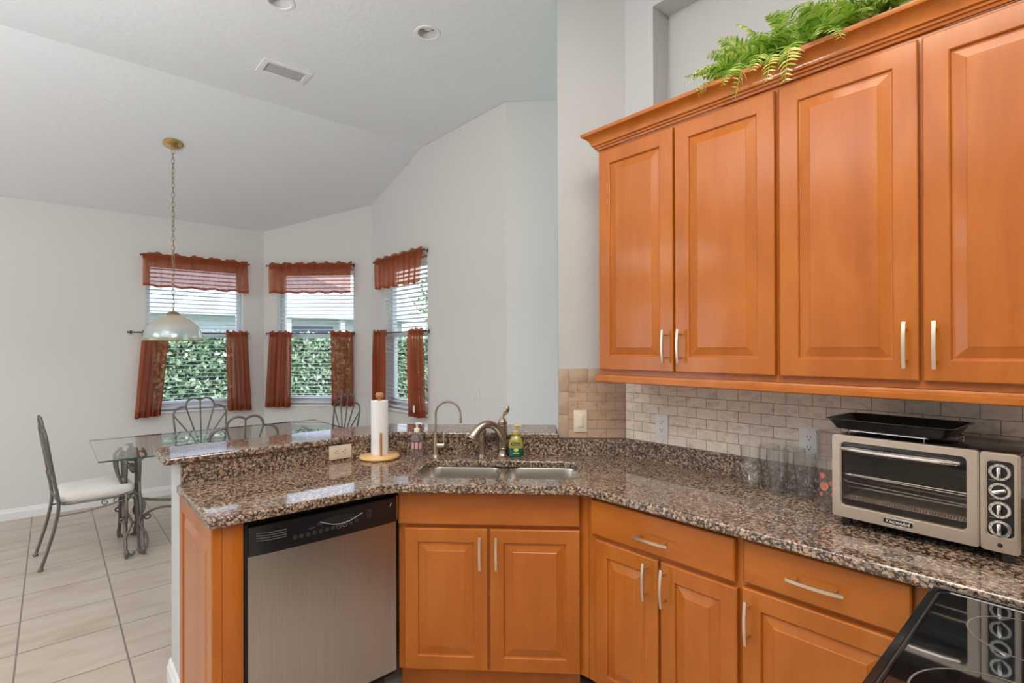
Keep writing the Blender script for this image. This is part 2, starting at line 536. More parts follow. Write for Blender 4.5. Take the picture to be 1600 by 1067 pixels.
M['pump_yellow'] = plain('yellow_pump', (0.66, 0.47, 0.14), 0.35)
M['label_white'] = plain('cream_label', (0.78, 0.76, 0.62), 0.5)
M['label_lime'] = plain('lime_label', (0.62, 0.62, 0.16), 0.5)
M['label_dark'] = plain('dark_label', (0.02, 0.02, 0.02), 0.4)
M['pink_print'] = plain('pink_print', (0.62, 0.34, 0.34), 0.5)
M['bulb'] = plain('frosted_bulb', (0.78, 0.78, 0.77), 0.4)
M['can'] = plain('can_reflector', (0.62, 0.62, 0.62), 0.35)

def shade_mat():
    m, nt, b = new_mat('pearl_ribbed_glass')
    tc = nt.nodes.new('ShaderNodeTexCoord')
    sep = nt.nodes.new('ShaderNodeSeparateXYZ')
    nt.links.new(tc.outputs['Object'], sep.inputs[0])
    r = ramp(nt, [(0.0, (0.50, 0.62, 0.64)), (0.5, (0.66, 0.69, 0.66)), (1.0, (0.66, 0.54, 0.38))])
    dv = N(nt, 'ShaderNodeMath', operation='DIVIDE')
    dv.inputs[1].default_value = 0.21
    nt.links.new(sep.outputs['Z'], dv.inputs[0])
    nt.links.new(dv.outputs[0], r.inputs[0])
    nt.links.new(r.outputs[0], b.inputs['Base Color'])
    b.inputs['Roughness'].default_value = 0.18
    b.inputs['Transmission Weight'].default_value = 0.0
    b.inputs['Metallic'].default_value = 0.35
    b.inputs['Coat Weight'].default_value = 0.6
    out = nt.nodes['Material Output']
    tl = nt.nodes.new('ShaderNodeBsdfTranslucent')
    nt.links.new(r.outputs[0], tl.inputs['Color'])
    mx = nt.nodes.new('ShaderNodeMixShader')
    mx.inputs[0].default_value = 0.35
    nt.links.new(b.outputs[0], mx.inputs[1])
    nt.links.new(tl.outputs[0], mx.inputs[2])
    nt.links.new(mx.outputs[0], out.inputs[0])
    return m
M['shade'] = shade_mat()

# ------------------------------------------------------------ mesh helpers
def box(bm, x0, x1, y0, y1, z0, z1, bev=0.0, seg=2, mi=0):
    vs = [bm.verts.new(p) for p in ((x0, y0, z0), (x1, y0, z0), (x1, y1, z0), (x0, y1, z0),
                                    (x0, y0, z1), (x1, y0, z1), (x1, y1, z1), (x0, y1, z1))]
    fs = [bm.faces.new([vs[i] for i in f]) for f in
          ((3, 2, 1, 0), (4, 5, 6, 7), (0, 1, 5, 4), (1, 2, 6, 5), (2, 3, 7, 6), (3, 0, 4, 7))]
    for f in fs:
        f.material_index = mi
    if bev > 0:
        es = list({e for f in fs for e in f.edges})
        bmesh.ops.bevel(bm, geom=es, offset=bev, segments=seg, affect='EDGES', profile=0.5, material=-1)

def smooth_pts(pts, n=6, closed=False):
    P = [Vector(p) for p in pts]
    out = []
    L = len(P)
    rng = L if closed else L - 1
    for i in range(rng):
        if closed:
            p0, p1, p2, p3 = P[(i - 1) % L], P[i], P[(i + 1) % L], P[(i + 2) % L]
        else:
            p0, p1, p2, p3 = P[max(i - 1, 0)], P[i], P[i + 1], P[min(i + 2, L - 1)]
        for k in range(n):
            t = k / n
            out.append(0.5 * ((2 * p1) + (-p0 + p2) * t + (2 * p0 - 5 * p1 + 4 * p2 - p3) * t * t + (-p0 + 3 * p1 - 3 * p2 + p3) * t ** 3))
    if not closed:
        out.append(P[-1])
    return out

def tube(bm, pts, r, seg=8, closed=False, mi=0, flat=1.0):
    P = [Vector(p) for p in pts]
    n = len(P)
    rad = r if callable(r) else (lambda t: r)
    prev = None
    rings = []
    for i in range(n):
        if closed:
            t = (P[(i + 1) % n] - P[(i - 1) % n])
        else:
            t = P[min(i + 1, n - 1)] - P[max(i - 1, 0)]
        if t.length < 1e-9:
            t = Vector((0, 0, 1))
        t.normalize()
        if prev is None:
            a = Vector((0, 0, 1)) if abs(t.z) < 0.9 else Vector((1, 0, 0))
            u = t.cross(a).normalized()
        else:
            u = (prev - t * prev.dot(t))
            if u.length < 1e-6:
                u = t.orthogonal()
            u.normalize()
        prev = u
        v = t.cross(u)
        rr = rad(i / max(1, n - 1))
        rings.append([bm.verts.new(P[i] + u * (rr * cos(2 * pi * k / seg)) + v * (rr * flat * sin(2 * pi * k / seg))) for k in range(seg)])
    m = n if closed else n - 1
    for i in range(m):
        a, b = rings[i], rings[(i + 1) % n]
        for k in range(seg):
            f = bm.faces.new((a[k], a[(k + 1) % seg], b[(k + 1) % seg], b[k]))
            f.material_index = mi
    if not closed:
        bm.faces.new(list(reversed(rings[0]))).material_index = mi
        bm.faces.new(rings[-1]).material_index = mi

def lathe(bm, prof, seg=32, c=(0, 0, 0), mi=0, cap0=True, cap1=True):
    rings = []
    for r, z in prof:
        if r < 1e-6:
            rings.append([bm.verts.new((c[0], c[1], c[2] + z))])
        else:
            rings.append([bm.verts.new((c[0] + r * cos(2 * pi * k / seg), c[1] + r * sin(2 * pi * k / seg), c[2] + z)) for k in range(seg)])
    for a, b in zip(rings, rings[1:]):
        for k in range(seg):
            k2 = (k + 1) % seg
            if len(a) == 1 and len(b) == 1:
                continue
            if len(a) == 1:
                f = bm.faces.new((a[0], b[k2], b[k]))
            elif len(b) == 1:
                f = bm.faces.new((a[k], a[k2], b[0]))
            else:
                f = bm.faces.new((a[k], a[k2], b[k2], b[k]))
            f.material_index = mi
    if cap0 and len(rings[0]) > 1:
        bm.faces.new(list(reversed(rings[0]))).material_index = mi
    if cap1 and len(rings[-1]) > 1:
        bm.faces.new(rings[-1]).material_index = mi

def sphere(bm, c, r, seg=16, rings=8, sc=(1, 1, 1), mi=0):
    mat = Matrix.Translation(c) @ Matrix.Diagonal((*sc, 1))
    ret = bmesh.ops.create_uvsphere(bm, u_segments=seg, v_segments=rings, radius=r, matrix=mat)
    for v in ret['verts']:
        for f in v.link_faces:
            f.material_index = mi

def prism(bm, outer, z0, z1, holes=(), bev_top=0.0, mi=0):
    """vertical prism from a 2D polygon with holes"""
    loops = [outer] + list(holes)
    b2 = bmesh.new()
    for lp in loops:
        vs = [b2.verts.new((x, y, z0)) for x, y in lp]
        for i in range(len(vs)):
            b2.edges.new((vs[i], vs[(i + 1) % len(vs)]))
    bmesh.ops.triangle_fill(b2, edges=b2.edges[:], use_beauty=True, use_dissolve=False, normal=(0, 0, 1))
    b2.verts.index_update()
    lo = [bm.verts.new(v.co) for v in b2.verts]
    hi = [bm.verts.new((v.co.x, v.co.y, z1)) for v in b2.verts]
    for f in b2.faces:
        idx = [v.index for v in f.verts]
        if f.normal.z < 0:
            idx.reverse()
        bm.faces.new([hi[i] for i in idx]).material_index = mi
        bm.faces.new([lo[i] for i in reversed(idx)]).material_index = mi
    base = 0
    for lp in loops:
        n = len(lp)
        for i in range(n):
            j = (i + 1) % n
            bm.faces.new((lo[base + i], lo[base + j], hi[base + j], hi[base + i])).material_index = mi
        base += n
    b2.free()
    bmesh.ops.recalc_face_normals(bm, faces=bm.faces[:])

def rrect(x0, x1, y0, y1, r, n=5):
    out = []
    for cx, cy_, a0 in ((x1 - r, y1 - r, 0), (x0 + r, y1 - r, 90), (x0 + r, y0 + r, 180), (x1 - r, y0 + r, 270)):
        for k in range(n + 1):
            a = radians(a0 + 90 * k / n)
            out.append((cx + r * cos(a), cy_ + r * sin(a)))
    return out

def round_poly(pts, radii, n=5):
    """2D polygon with rounded corners"""
    out = []
    L = len(pts)
    for i in range(L):
        p = Vector(pts[i])
        r = radii[i] if not isinstance(radii, (int, float)) else radii
        if r <= 0:
            out.append(tuple(p))
            continue
        a = (Vector(pts[i - 1]) - p).normalized()
        b = (Vector(pts[(i + 1) % L]) - p).normalized()
        ang = a.angle(b)
        d = r / math.tan(ang / 2)
        for k in range(n + 1):
            t = k / n
            q = (p + a * d) * (1 - t) ** 2 + p * 2 * t * (1 - t) + (p + b * d) * t * t
            out.append((q.x, q.y))
    return out

def ob(name, bm, mat, parent=None, loc=None, rz=None, smooth=True, ang=25, M4=None):
    me = bpy.data.meshes.new(name)
    bm.normal_update()
    bm.to_mesh(me)
    bm.free()
    for mm in (mat if isinstance(mat, (list, tuple)) else [mat]):
        me.materials.append(mm)
    if smooth:
        me.polygons.foreach_set('use_smooth', [True] * len(me.polygons))
        me.set_sharp_from_angle(angle=radians(ang))
    o = bpy.data.objects.new(name, me)
    col.objects.link(o)
    if parent is not None:
        o.parent = parent
    if M4 is not None:
        o.matrix_world = M4
    else:
        if loc is not None:
            o.location = loc
        if rz is not None:
            o.rotation_euler = (0, 0, rz)
    return o

def tag(o, label, cat, group=None, kind=None):
    if label:
        o['label'] = label
    if cat:
        o['category'] = cat
    if group:
        o['group'] = group
    if kind:
        o['kind'] = kind
    return o

def empty(name, label, cat, loc=(0, 0, 0), rz=0.0, group=None):
    o = bpy.data.objects.new(name, None)
    o.empty_display_size = 0.05
    o.location = loc
    o.rotation_euler = (0, 0, rz)
    col.objects.link(o)
    return tag(o, label, cat, group)

def struct(o):
    o['kind'] = 'structure'
    return o

def copy_tree(o, parent=None):
    c = o.copy()
    col.objects.link(c)
    if parent is not None:
        c.parent = parent
    for ch in list(o.children):
        copy_tree(ch, c)
    return c

def text_mesh(name, s, size, mat, parent, loc, rot, extrude=0.0004):
    cu = bpy.data.curves.new(name, 'FONT')
    cu.body = s
    cu.size = size
    cu.align_x = 'CENTER'
    cu.align_y = 'CENTER'
    cu.extrude = extrude
    tmp = bpy.data.objects.new(name + '_curve', cu)
    col.objects.link(tmp)
    dg = bpy.context.evaluated_depsgraph_get()
    me = bpy.data.meshes.new_from_object(tmp.evaluated_get(dg))
    bpy.data.objects.remove(tmp)
    bpy.data.curves.remove(cu)
    me.name = name
    me.materials.clear()
    me.materials.append(mat)
    o = bpy.data.objects.new(name, me)
    col.objects.link(o)
    o.parent = parent
    o.location = loc
    o.rotation_euler = rot
    return o

# ------------------------------------------------------------ room shell
def frame(P, u):
    """wall frame: local x along the wall, local y outward, local z up"""
    return Matrix.Translation((P[0], P[1], 0)) @ Matrix.Rotation(atan2(u[1], u[0]), 4, 'Z')

def wall(name, P, u, outline, holes, mat, t=0.16):
    """outline and holes in (s, z)"""
    bm = bmesh.new()
    prism(bm, outline, 0, t, holes)
    # (s, z, d) -> local (x=s, y=d, z=z)
    for v in bm.verts:
        x, y, z = v.co
        v.co = (x, z, y)
    bmesh.ops.recalc_face_normals(bm, faces=bm.faces[:])
    return struct(ob(name, bm, mat, smooth=False, M4=frame(P, u)))

def rect(a, b, c, d):
    return [(a, c), (b, c), (b, d), (a, d)]

SL = 0.3144
def zc(Y):
    return min(3.41, 3.41 - SL * (Y - 4.34))
A = (1.798, 6.28)
B = (2.677, 5.401)
Cn = (2.677, 3.107)
DG = (1 / S2, -1 / S2)
LB = 1.2431
W1 = (0.70, 1.585)
W2 = (0.155, 1.045)
W3 = (0.27, 1.15)
WZ = (0.845, 2.365)
F1 = frame((0, 6.28), (1, 0))
F2 = frame(A, DG)
F3 = frame(B, (0, -1))

bm = bmesh.new()
box(bm, -4.7, 4.2, -3.4, 6.5, -0.12, 0)
struct(ob('floor', bm, M['floor'], smooth=False))

CANS = ((0.955, 3.035), (1.735, 2.745))
bm = bmesh.new()
holes = [[(x + 0.060 * cos(2 * pi * k / 28), y + 0.060 * sin(2 * pi * k / 28)) for k in range(28)] for x, y in CANS]
prism(bm, rect(-4.7, 4.2, -3.4, 4.34), 3.41, 3.55, holes)
prof = [(4.34, 3.41), (6.50, zc(6.5)), (6.50, zc(6.5) + .14), (4.34, 3.55)]
lo = [bm.verts.new((-4.7, y, z)) for y, z in prof]
hi = [bm.verts.new((4.2, y, z)) for y, z in prof]
bm.faces.new(lo)
bm.faces.new(list(reversed(hi)))
for i in range(4):
    j = (i + 1) % 4
    bm.faces.new((lo[j], lo[i], hi[i], hi[j]))
bmesh.ops.recalc_face_normals(bm, faces=bm.faces[:])
struct(ob('ceiling', bm, M['ceil'], smooth=False))

e = 0.002
wall('wall_back', (0, 6.28), (1, 0), rect(-4.6, 1.798 + .06, 0, zc(6.28) - e), [rect(*W1, *WZ)], M['wall'])
wall('wall_bay', A, DG, [(0, 0), (LB + .06, 0), (LB + .06, zc(B[1] - .05) - e), (LB, zc(B[1]) - e), (0, zc(A[1]) - e)],
     [rect(*W2, *WZ)], M['wall'])
wall('wall_side', B, (0, -1), [(0, 0), (2.294, 0), (2.294, 3.41 - e), (B[1] - 4.34, 3.41 - e), (0, zc(B[1]) - e)],
     [rect(*W3, *WZ)], M['wall'])
wall('wall_corner', Cn, DG, rect(0, 1.9, 0, 3.41 - e), [], M['wall'])
# left wall with a wide glazed patio door, rear wall
wall('wall_left', (-4.6, -3.3), (0, 1), rect(0, 9.6, 0, 3.41 - e), [rect(7.5, 9.5, 0.02, 2.2)], M['wall'])
o = wall('wall_rear', (-4.7, -3.3), (1, 0), rect(0, 8.9, 0, 3.41 - e), [], M['wall'], 0.1)

# kitchen wall (right run) with the recessed plant niche above the cabinets
YC = 1.655
XK = 2.245
bm = bmesh.new()
def rbox(*a):
    box(bm, *a)
rbox(XK, XK + .16, -3.2, YC + 0.12, 0, 2.50)
rbox(XK + .13, XK + .16, -3.2, 1.482, 2.50, 3.171)
rbox(XK, XK + .16, 1.482, YC + 0.12, 2.50, 3.408)
rbox(XK, XK + .16, -3.2, 1.482, 3.171, 3.408)
struct(ob('wall_kitchen', bm, M['wall_k'], smooth=False))
# short diagonal wall beside the sink
f0, f1 = (1.996, 1.899), (2.246, 1.649)
bm = bmesh.new()
k = 0.078
prism(bm, [f0, (f1[0], f1[1]), (f1[0] + k, f1[1] + k), (f0[0] + k, f0[1] + k)], 0, 3.408)
struct(ob('wall_sink', bm, M['wall_k'], smooth=False))

# knee wall carrying the bar
def pt(sm, df):
    """point from X+Y and X-Y"""
    return ((sm + df) / 2, (sm - df) / 2)
bm = bmesh.new()
prism(bm, [(0.400, 2.545), (1.350, 2.545), pt(3.895, 0.094), pt(4.19, 0.094), (4.19 - 2.755, 2.755), (0.400, 2.755)], 0, 1.001)
struct(ob('wall_peninsula', bm, M['wall_k'], smooth=False))

def base_run(name, P, u, s0, s1, side=-1):
    bm = bmesh.new()
    prof = [(0, 0), (0.016, 0), (0.016, 0.062), (0.011, 0.074), (0.009, 0.086), (0.003, 0.095), (0, 0.095)]
    a = [bm.verts.new((s0, side * d, z)) for d, z in prof]
    b = [bm.verts.new((s1, side * d, z)) for d, z in prof]
    bm.faces.new(a)
    bm.faces.new(list(reversed(b)))
    for i in range(len(prof)):
        j = (i + 1) % len(prof)
        bm.faces.new((a[i], a[j], b[j], b[i]))
    bmesh.ops.recalc_face_normals(bm, faces=bm.faces[:])
    return struct(ob(name, bm, M['trim'], smooth=False, M4=frame(P, u)))
base_run('baseboard_back', (0, 6.28), (1, 0), -4.6, 1.795)
base_run('baseboard_bay', A, DG, 0.0, LB)
base_run('baseboard_side', B, (0, -1), 0.0, 2.29)
base_run('baseboard_peninsula', (0.400, 2.772), (0, -1), 0.0, 0.225, 1).matrix_world = \
    Matrix.Translation((0.400, 2.545, 0)) @ Matrix.Rotation(radians(90), 4, 'Z')

# ------------------------------------------------------------ windows, blinds, curtains
def place(o, F, parent):
    """give a child of a thing placed at frame F the identity local transform"""
    o.parent = parent
    return o

def window(n, F, s0, s1):
    z0, z1 = WZ
    d0, d1 = 0.09, 0.14
    g = bpy.data.objects.new('window_%d' % n, None)
    g['kind'] = 'structure'
    col.objects.link(g)
    g.matrix_world = F
    bm = bmesh.new()
    fw = 0.045
    a, b = s0 + .001, s1 - .001
    box(bm, a, a + fw, d0, d1, z0 + .001, z1 - .001, .003)
    box(bm, b - fw, b, d0, d1, z0 + .001, z1 - .001, .003)
    box(bm, a + fw, b - fw, d0, d1, z1 - fw, z1 - .001, .003)
    box(bm, a + fw, b - fw, d0, d1, z0 + .001, z0 + fw + .02, .003)
    ob('window_frame', bm, M['vinyl'], g)
    bm = bmesh.new()
    box(bm, a + fw, b - fw, d0 - .012, d1 - .005, 1.595, 1.64, .004)
    box(bm, a + fw, a + fw + .03, d0 - .004, d1 - .012, z0 + fw + .02, 1.595, .003)
    box(bm, b - fw - .03, b - fw, d0 - .004, d1 - .012, z0 + fw + .02, 1.595, .003)
    box(bm, a + fw + .03, b - fw - .03, d0 - .004, d1 - .012, z0 + fw + .02, z0 + fw + .05, .003)
    ob('sash', bm, M['vinyl'], g)
    bm = bmesh.new()
    box(bm, a + fw + .002, b - fw - .002, d0 + .024, d0 + .028, z0 + fw + .022, 1.594)
    ob('window_pane', bm, M['pane'], g, smooth=False)
    bm = bmesh.new()
    box(bm, a + fw + .002, b - fw - .002, d0 + .034, d0 + .038, 1.641, z1 - fw - .002)
    ob('window_pane', bm, M['pane'], g, smooth=False)
    bm = bmesh.new()
    box(bm, s0 - .02, s1 + .02, -.022, 0.089, z0 - .018, z0 + .0005, .005)
    ob('window_sill', bm, M['trim'], g)
    return g

def blind(F, s0, s1, label, tilt, z_bot):
    g = empty('window_blind', label, 'blind', group='window blinds of the bay')
    g.matrix_world = F
    a, b = s0 + .012, s1 - .012
    bm = bmesh.new()
    box(bm, a, b, 0.012, 0.062, 2.300, 2.345, .004)
    ob('headrail', bm, M['blind'], g)
    bm = bmesh.new()
    z = 2.285
    while z > z_bot + .03:
        h = sin(tilt) * .025
        c = cos(tilt) * .025
        y = 0.037
        vs = []
        for xx in (a, b):
            for yy, zz in ((-c, h), (0, .0025 + 0), (c, -h), (c, -h - .0028), (0, -.0003), (-c, h - .0028)):
                vs.append(bm.verts.new((xx, y + yy, z + zz)))
        n = 6
        bm.faces.new(vs[:n])
        bm.faces.new(list(reversed(vs[n:])))
        for i in range(n):
            j = (i + 1) % n
            bm.faces.new((vs[i], vs[j], vs[n + j], vs[n + i]))
        z -= 0.0425
    bmesh.ops.recalc_face_normals(bm, faces=bm.faces[:])
    ob('slats', bm, M['blind'], g, smooth=False)
    bm = bmesh.new()
    box(bm, a, b, 0.015, 0.06, z_bot, z_bot + .018, .004)
    ob('bottom_rail', bm, M['blind'], g)
    for f in (0.14, 0.86):
        bm = bmesh.new()
        x = a + (b - a) * f
        tube(bm, [(x, 0.010, 2.28), (x, 0.010, z_bot + .01)], 0.0012, 5)
        tube(bm, [(x, 0.064, 2.28), (x, 0.064, z_bot + .01)], 0.0012, 5)
        ob('ladder_cord', bm, M['blind'], g)
    return g

def curtain_rod(F, s0, s1, z, label, d=-0.062):
    g = empty('curtain_rod', label, 'curtain rod', group='bronze curtain rods')
    g.matrix_world = F
    bm = bmesh.new()
    tube(bm, [(s0 + .02, d, z), (s1 - .02, d, z)], 0.0065, 10)
    ob('rod', bm, M['rod'], g)
    for sx, sg in ((s0, 1), (s1, -1)):
        bm = bmesh.new()
        # knob shaped end
        prof = [(0.004, 0), (0.010, 0.002), (0.011, 0.009), (0.007, 0.014), (0.007, 0.026)]
        lathe(bm, prof, 14)
        rot = Matrix.Rotation(radians(90) * sg, 4, 'Y')
        bmesh.ops.transform(bm, matrix=Matrix.Translation((sx, d, z)) @ rot, verts=bm.verts)
        ob('finial', bm, M['rod'], g)
        bm = bmesh.new()
        x = sx + sg * .035
        tube(bm, [(x, d + .004, z), (x, -.003, z)], 0.004, 8)
        box(bm, x - .008, x + .008, -.005, -.0008, z - .02, z + .02, .002)
        ob('bracket', bm, M['rod'], g)
    return g

def cloth(top, bot, z_top, z_bot, folds, amp, seed, d=-0.062, sag=0.0, header=0.028, hem_wave=0.008, nx=90, nz=28):
    """gathered cloth on a rod: top=(s0,s1), bot=(s0,s1)"""
    rnd = random.Random(seed)
    ph = [rnd.uniform(0, 6.28) for _ in range(6)]
    bm = bmesh.new()
    grid = []
    for j in range(nz + 1):
        v = j / nz
        row = []
        for i in range(nx + 1):
            u = i / nx
            s0 = top[0] * (1 - v) + bot[0] * v
            s1 = top[1] * (1 - v) + bot[1] * v
            w = sin(2 * pi * folds * u + ph[0] + 0.8 * sin(3 * u + ph[1])) + 0.45 * sin(2 * pi * folds * 1.73 * u + ph[2] + v * 1.2)
            s = s0 + (s1 - s0) * (u + 0.25 / folds * cos(2 * pi * folds * u + ph[0]) * 0.4 * min(1, v * 4))
            zt = z_top[0] * (1 - u) + z_top[1] * u
            zb = z_bot[0] * (1 - u) + z_bot[1] * u
            if v < 0.0001:
                zt += 0.009 * sin(2 * pi * folds * .62 * u + ph[3]) + .005 * sin(2 * pi * folds * 1.37 * u + ph[4])
            zb += hem_wave * sin(2 * pi * folds * 0.55 * u + ph[5])
            z = zt + (zb - zt) * v
            dep = amp * w * (0.35 + 0.65 * min(1.0, v * 3.0)) * 0.6
            # gathered round the rod
            hdist = (zt - z)
            if hdist < header * 2:
                dep = dep * 0.4 - 0.0085
            else:
                dep = dep - 0.0085
            row.append(bm.verts.new((s, d + dep, z)))
        grid.append(row)
    for j in range(nz):
        for i in range(nx):
            bm.faces.new((grid[j][i], grid[j + 1][i], grid[j + 1][i + 1], grid[j][i + 1]))
    return bm

def curtain(name, F, label, cat, *args, group=None, hem=True, **kw):
    bm = cloth(*args, **kw)
    g = ob(name, bm, M['sheer' if name == 'valance' else 'sheer_panel'], M4=F, ang=80)
    tag(g, label, cat, group)
    # doubled rod pocket and hem: a second layer of the same cloth just behind
    me = g.data
    return g

def double_layer(g, F, frac0, frac1, name):
    """second layer of cloth between two height fractions (rod pocket, hem)"""
    src = g.data
    bm = bmesh.new()
    bm.from_mesh(src)
    nx, nz = 90, 28
    bm.verts.ensure_lookup_table()
    keep = set()
    j0, j1 = int(round(frac0 * nz)), int(round(frac1 * nz))
    for j in range(j0, j1 + 1):
        for i in range(nx + 1):
            keep.add(j * (nx + 1) + i)
    dele = [v for v in bm.verts if v.index not in keep]
    bmesh.ops.delete(bm, geom=dele, context='VERTS')
    for v in bm.verts:
        v.co.y += 0.017 if frac0 < 0.1 else 0.002
    o = ob(name, bm, src.materials[0], g, ang=80)
    return o

window(1, F1, *W1)
window(2, F2, *W2)
window(3, F3, *W3)
blind(F1, *W1, 'white slatted blind in the left window behind the pendant lamp', 0.10, 0.862)
blind(F2, *W2, 'white slatted blind in the middle window of the bay', 0.02, 0.862)
blind(F3, *W3, 'white slatted blind in the right window seen from the side', 0.12, 0.862)

curtain_rod(F1, 0.647, 1.636, 2.40, 'dark rod holding the valance of the left window')
curtain_rod(F1, 0.544, 1.632, 1.64, 'dark rod across the left window behind the lamp shade')
curtain_rod(F2, 0.061, 1.073, 2.40, 'dark rod holding the valance of the middle window')
curtain_rod(F2, 0.061, 1.073, 1.643, 'dark rod halfway up the middle window')
curtain_rod(F3, 0.165, 1.195, 2.40, 'dark rod holding the valance of the right window')
curtain_rod(F3, 0.165, 1.215, 1.637, 'dark rod halfway up the right window')

GV = 'rust sheer valances'
v = curtain('valance', F1, 'rust red sheer valance over the left window, crossed by the lamp chain', 'curtain',
            (0.672, 1.612), (0.668, 1.628), (2.428, 2.428), (2.092, 2.085), 9, .020, 3, group=GV)
double_layer(v, F1, 0, 0.21, 'rod_pocket')
double_layer(v, F1, 0.93, 1, 'hem')
v = curtain('valance', F2, 'rust red sheer valance over the middle window', 'curtain',
            (0.100, 1.040), (0.105, 1.037), (2.428, 2.428), (2.092, 2.085), 10, .018, 5, group=GV)
double_layer(v, F2, 0, 0.21, 'rod_pocket')
double_layer(v, F2, 0.93, 1, 'hem')
v = curtain('valance', F3, 'rust red sheer valance over the right window, nearest the plain wall', 'curtain',
            (0.185, 1.150), (0.205, 1.110), (2.430, 2.430), (2.105, 2.100), 9, .024, 8, group=GV)
double_layer(v, F3, 0, 0.21, 'rod_pocket')
double_layer(v, F3, 0.93, 1, 'hem')
GP = 'rust sheer cafe curtain panels'
for F, lab, top, bot, zb, seed, fl in (
        (F1, 'rust cafe curtain panel at the left side of the left window, behind the lamp shade', (0.668, 0.895), (0.605, 0.815), (0.800, 0.812), 11, 5),
        (F1, 'rust cafe curtain panel at the right side of the left window', (1.402, 1.612), (1.418, 1.655), (0.812, 0.803), 12, 5),
        (F2, 'rust cafe curtain panel at the left side of the middle window', (0.100, 0.350), (0.045, 0.330), (0.822, 0.822), 13, 5),
        (F2, 'rust cafe curtain panel at the right side of the middle window, behind a chair back', (0.800, 1.045), (0.812, 1.048), (0.838, 0.836), 14, 5),
        (F3, 'narrow rust cafe curtain panel of the right window, behind the paper towel roll', (0.175, 0.445), (0.150, 0.430), (0.815, 0.815), 15, 5),
        (F3, 'rust cafe curtain panel with a white tag at the right side of the right window', (0.895, 1.160), (0.920, 1.180), (0.815, 0.820), 16, 5)):
    g = curtain('cafe_curtain', F, lab, 'curtain', top, bot, (1.665, 1.665), zb, fl, .034, seed, group=GP, hem_wave=.003)
    double_layer(g, F, 0, 0.07, 'rod_pocket')
    double_layer(g, F, 0.93, 1, 'hem')
    if seed == 16:
        bm = bmesh.new()
        box(bm, 1.05, 1.085, -.104, -.102, 0.868, 0.930)
        tg = ob('care_tag', bm, M['white_pl'], g)
        tg['label'] = 'small white tag'

# ------------------------------------------------------------ outside
bm = bmesh.new()
box(bm, -14, 26, 6.9, 34, -0.25, -0.15)
box(bm, 4.4, 26, -14, 6.9, -0.25, -0.15)
struct(ob('ground', bm, M['soil'], smooth=False))

def leaf_cloud(bm, n, sampler, size, rnd):
    for _ in range(n):
        p, nrm = sampler(rnd)
        s = size * rnd.uniform(.6, 1.3)
        d = (Vector(nrm) + Vector((rnd.gauss(0, .7), rnd.gauss(0, .7), rnd.gauss(0, .7)))).normalized()
        a = d.orthogonal().normalized()
        a = Matrix.Rotation(rnd.uniform(0, 6.28), 3, d) @ a
        b = d.cross(a)
        p = Vector(p)
        tip, mid = p + a * s, p + a * s * .45
        v = [bm.verts.new(p), bm.verts.new(mid + b * s * .27 + d * s * .05), bm.verts.new(tip), bm.verts.new(mid - b * s * .27 + d * s * .05)]
        bm.faces.new(v)

rnd = random.Random(3)
hd = empty('hedge', 'dense clipped leafy hedge outside, seen through the lower windows', 'hedge', (0, 9.3, -0.15))
bm = bmesh.new()
box(bm, 0.2, 9.0, 0.12, 0.8, 0, 1.80)
ob('branches', bm, M['hedge_core'], hd)
bm = bmesh.new()
def samp(r):
    if r.random() < .12:
        return (r.uniform(.2, 9.0), r.uniform(-.05, .8), 1.80 + r.gauss(0, .05)), (0, 0, 1)
    return (r.uniform(.2, 9.0), .06 + r.gauss(0, .06), r.uniform(.3, 1.86)), (0, -1, .4)
leaf_cloud(bm, 15000, samp, 0.085, rnd)
ob('leaves', bm, M['hedge'], hd, smooth=False)

hs = empty('neighbour_house', 'pale neighbouring house with a low hip roof beyond the hedge', 'house', (0, 15.5, -0.15))
bm = bmesh.new()
box(bm, -6.0, 9.1, 0.6, 7, 0, 2.75)
ob('house_wall', bm, M['house'], hs)
bm = bmesh.new()
x0, x1, y0, y1, ze, zr = -6.5, 9.6, 0.0, 7.6, 2.72, 4.4
v = [bm.verts.new(p) for p in ((x0, y0, ze), (x1, y0, ze), (x1, y1, ze), (x0, y1, ze), (x0 + 3.0, 3.8, zr), (x1 - 3.0, 3.8, zr))]
for f in ((0, 1, 5, 4), (1, 2, 5), (2, 3, 4, 5), (3, 0, 4), (3, 2, 1, 0)):
    bm.faces.new([v[i] for i in f])
ob('roof', bm, M['roof'], hs, smooth=False)
bm = bmesh.new()
box(bm, x0, x1, -0.03, 0.0, 2.52, 2.74)
box(bm, x1, x1 + .03, -0.03, 7.6, 2.52, 2.74)
ob('fascia', bm, M['vinyl'], hs)
for xx in (5.15, 6.75):
    bm = bmesh.new()
    box(bm, xx - .07, xx + .07, 0.08, 0.22, 0, 2.55, .01)
    ob('porch_post', bm, M['vinyl'], hs)
bm = bmesh.new()
box(bm, 5.25, 6.65, 0.56, 0.595, 0.9, 2.3, .005)
ob('porch_screen', bm, plain('slate_screen', (0.17, 0.20, 0.27), .6), hs)

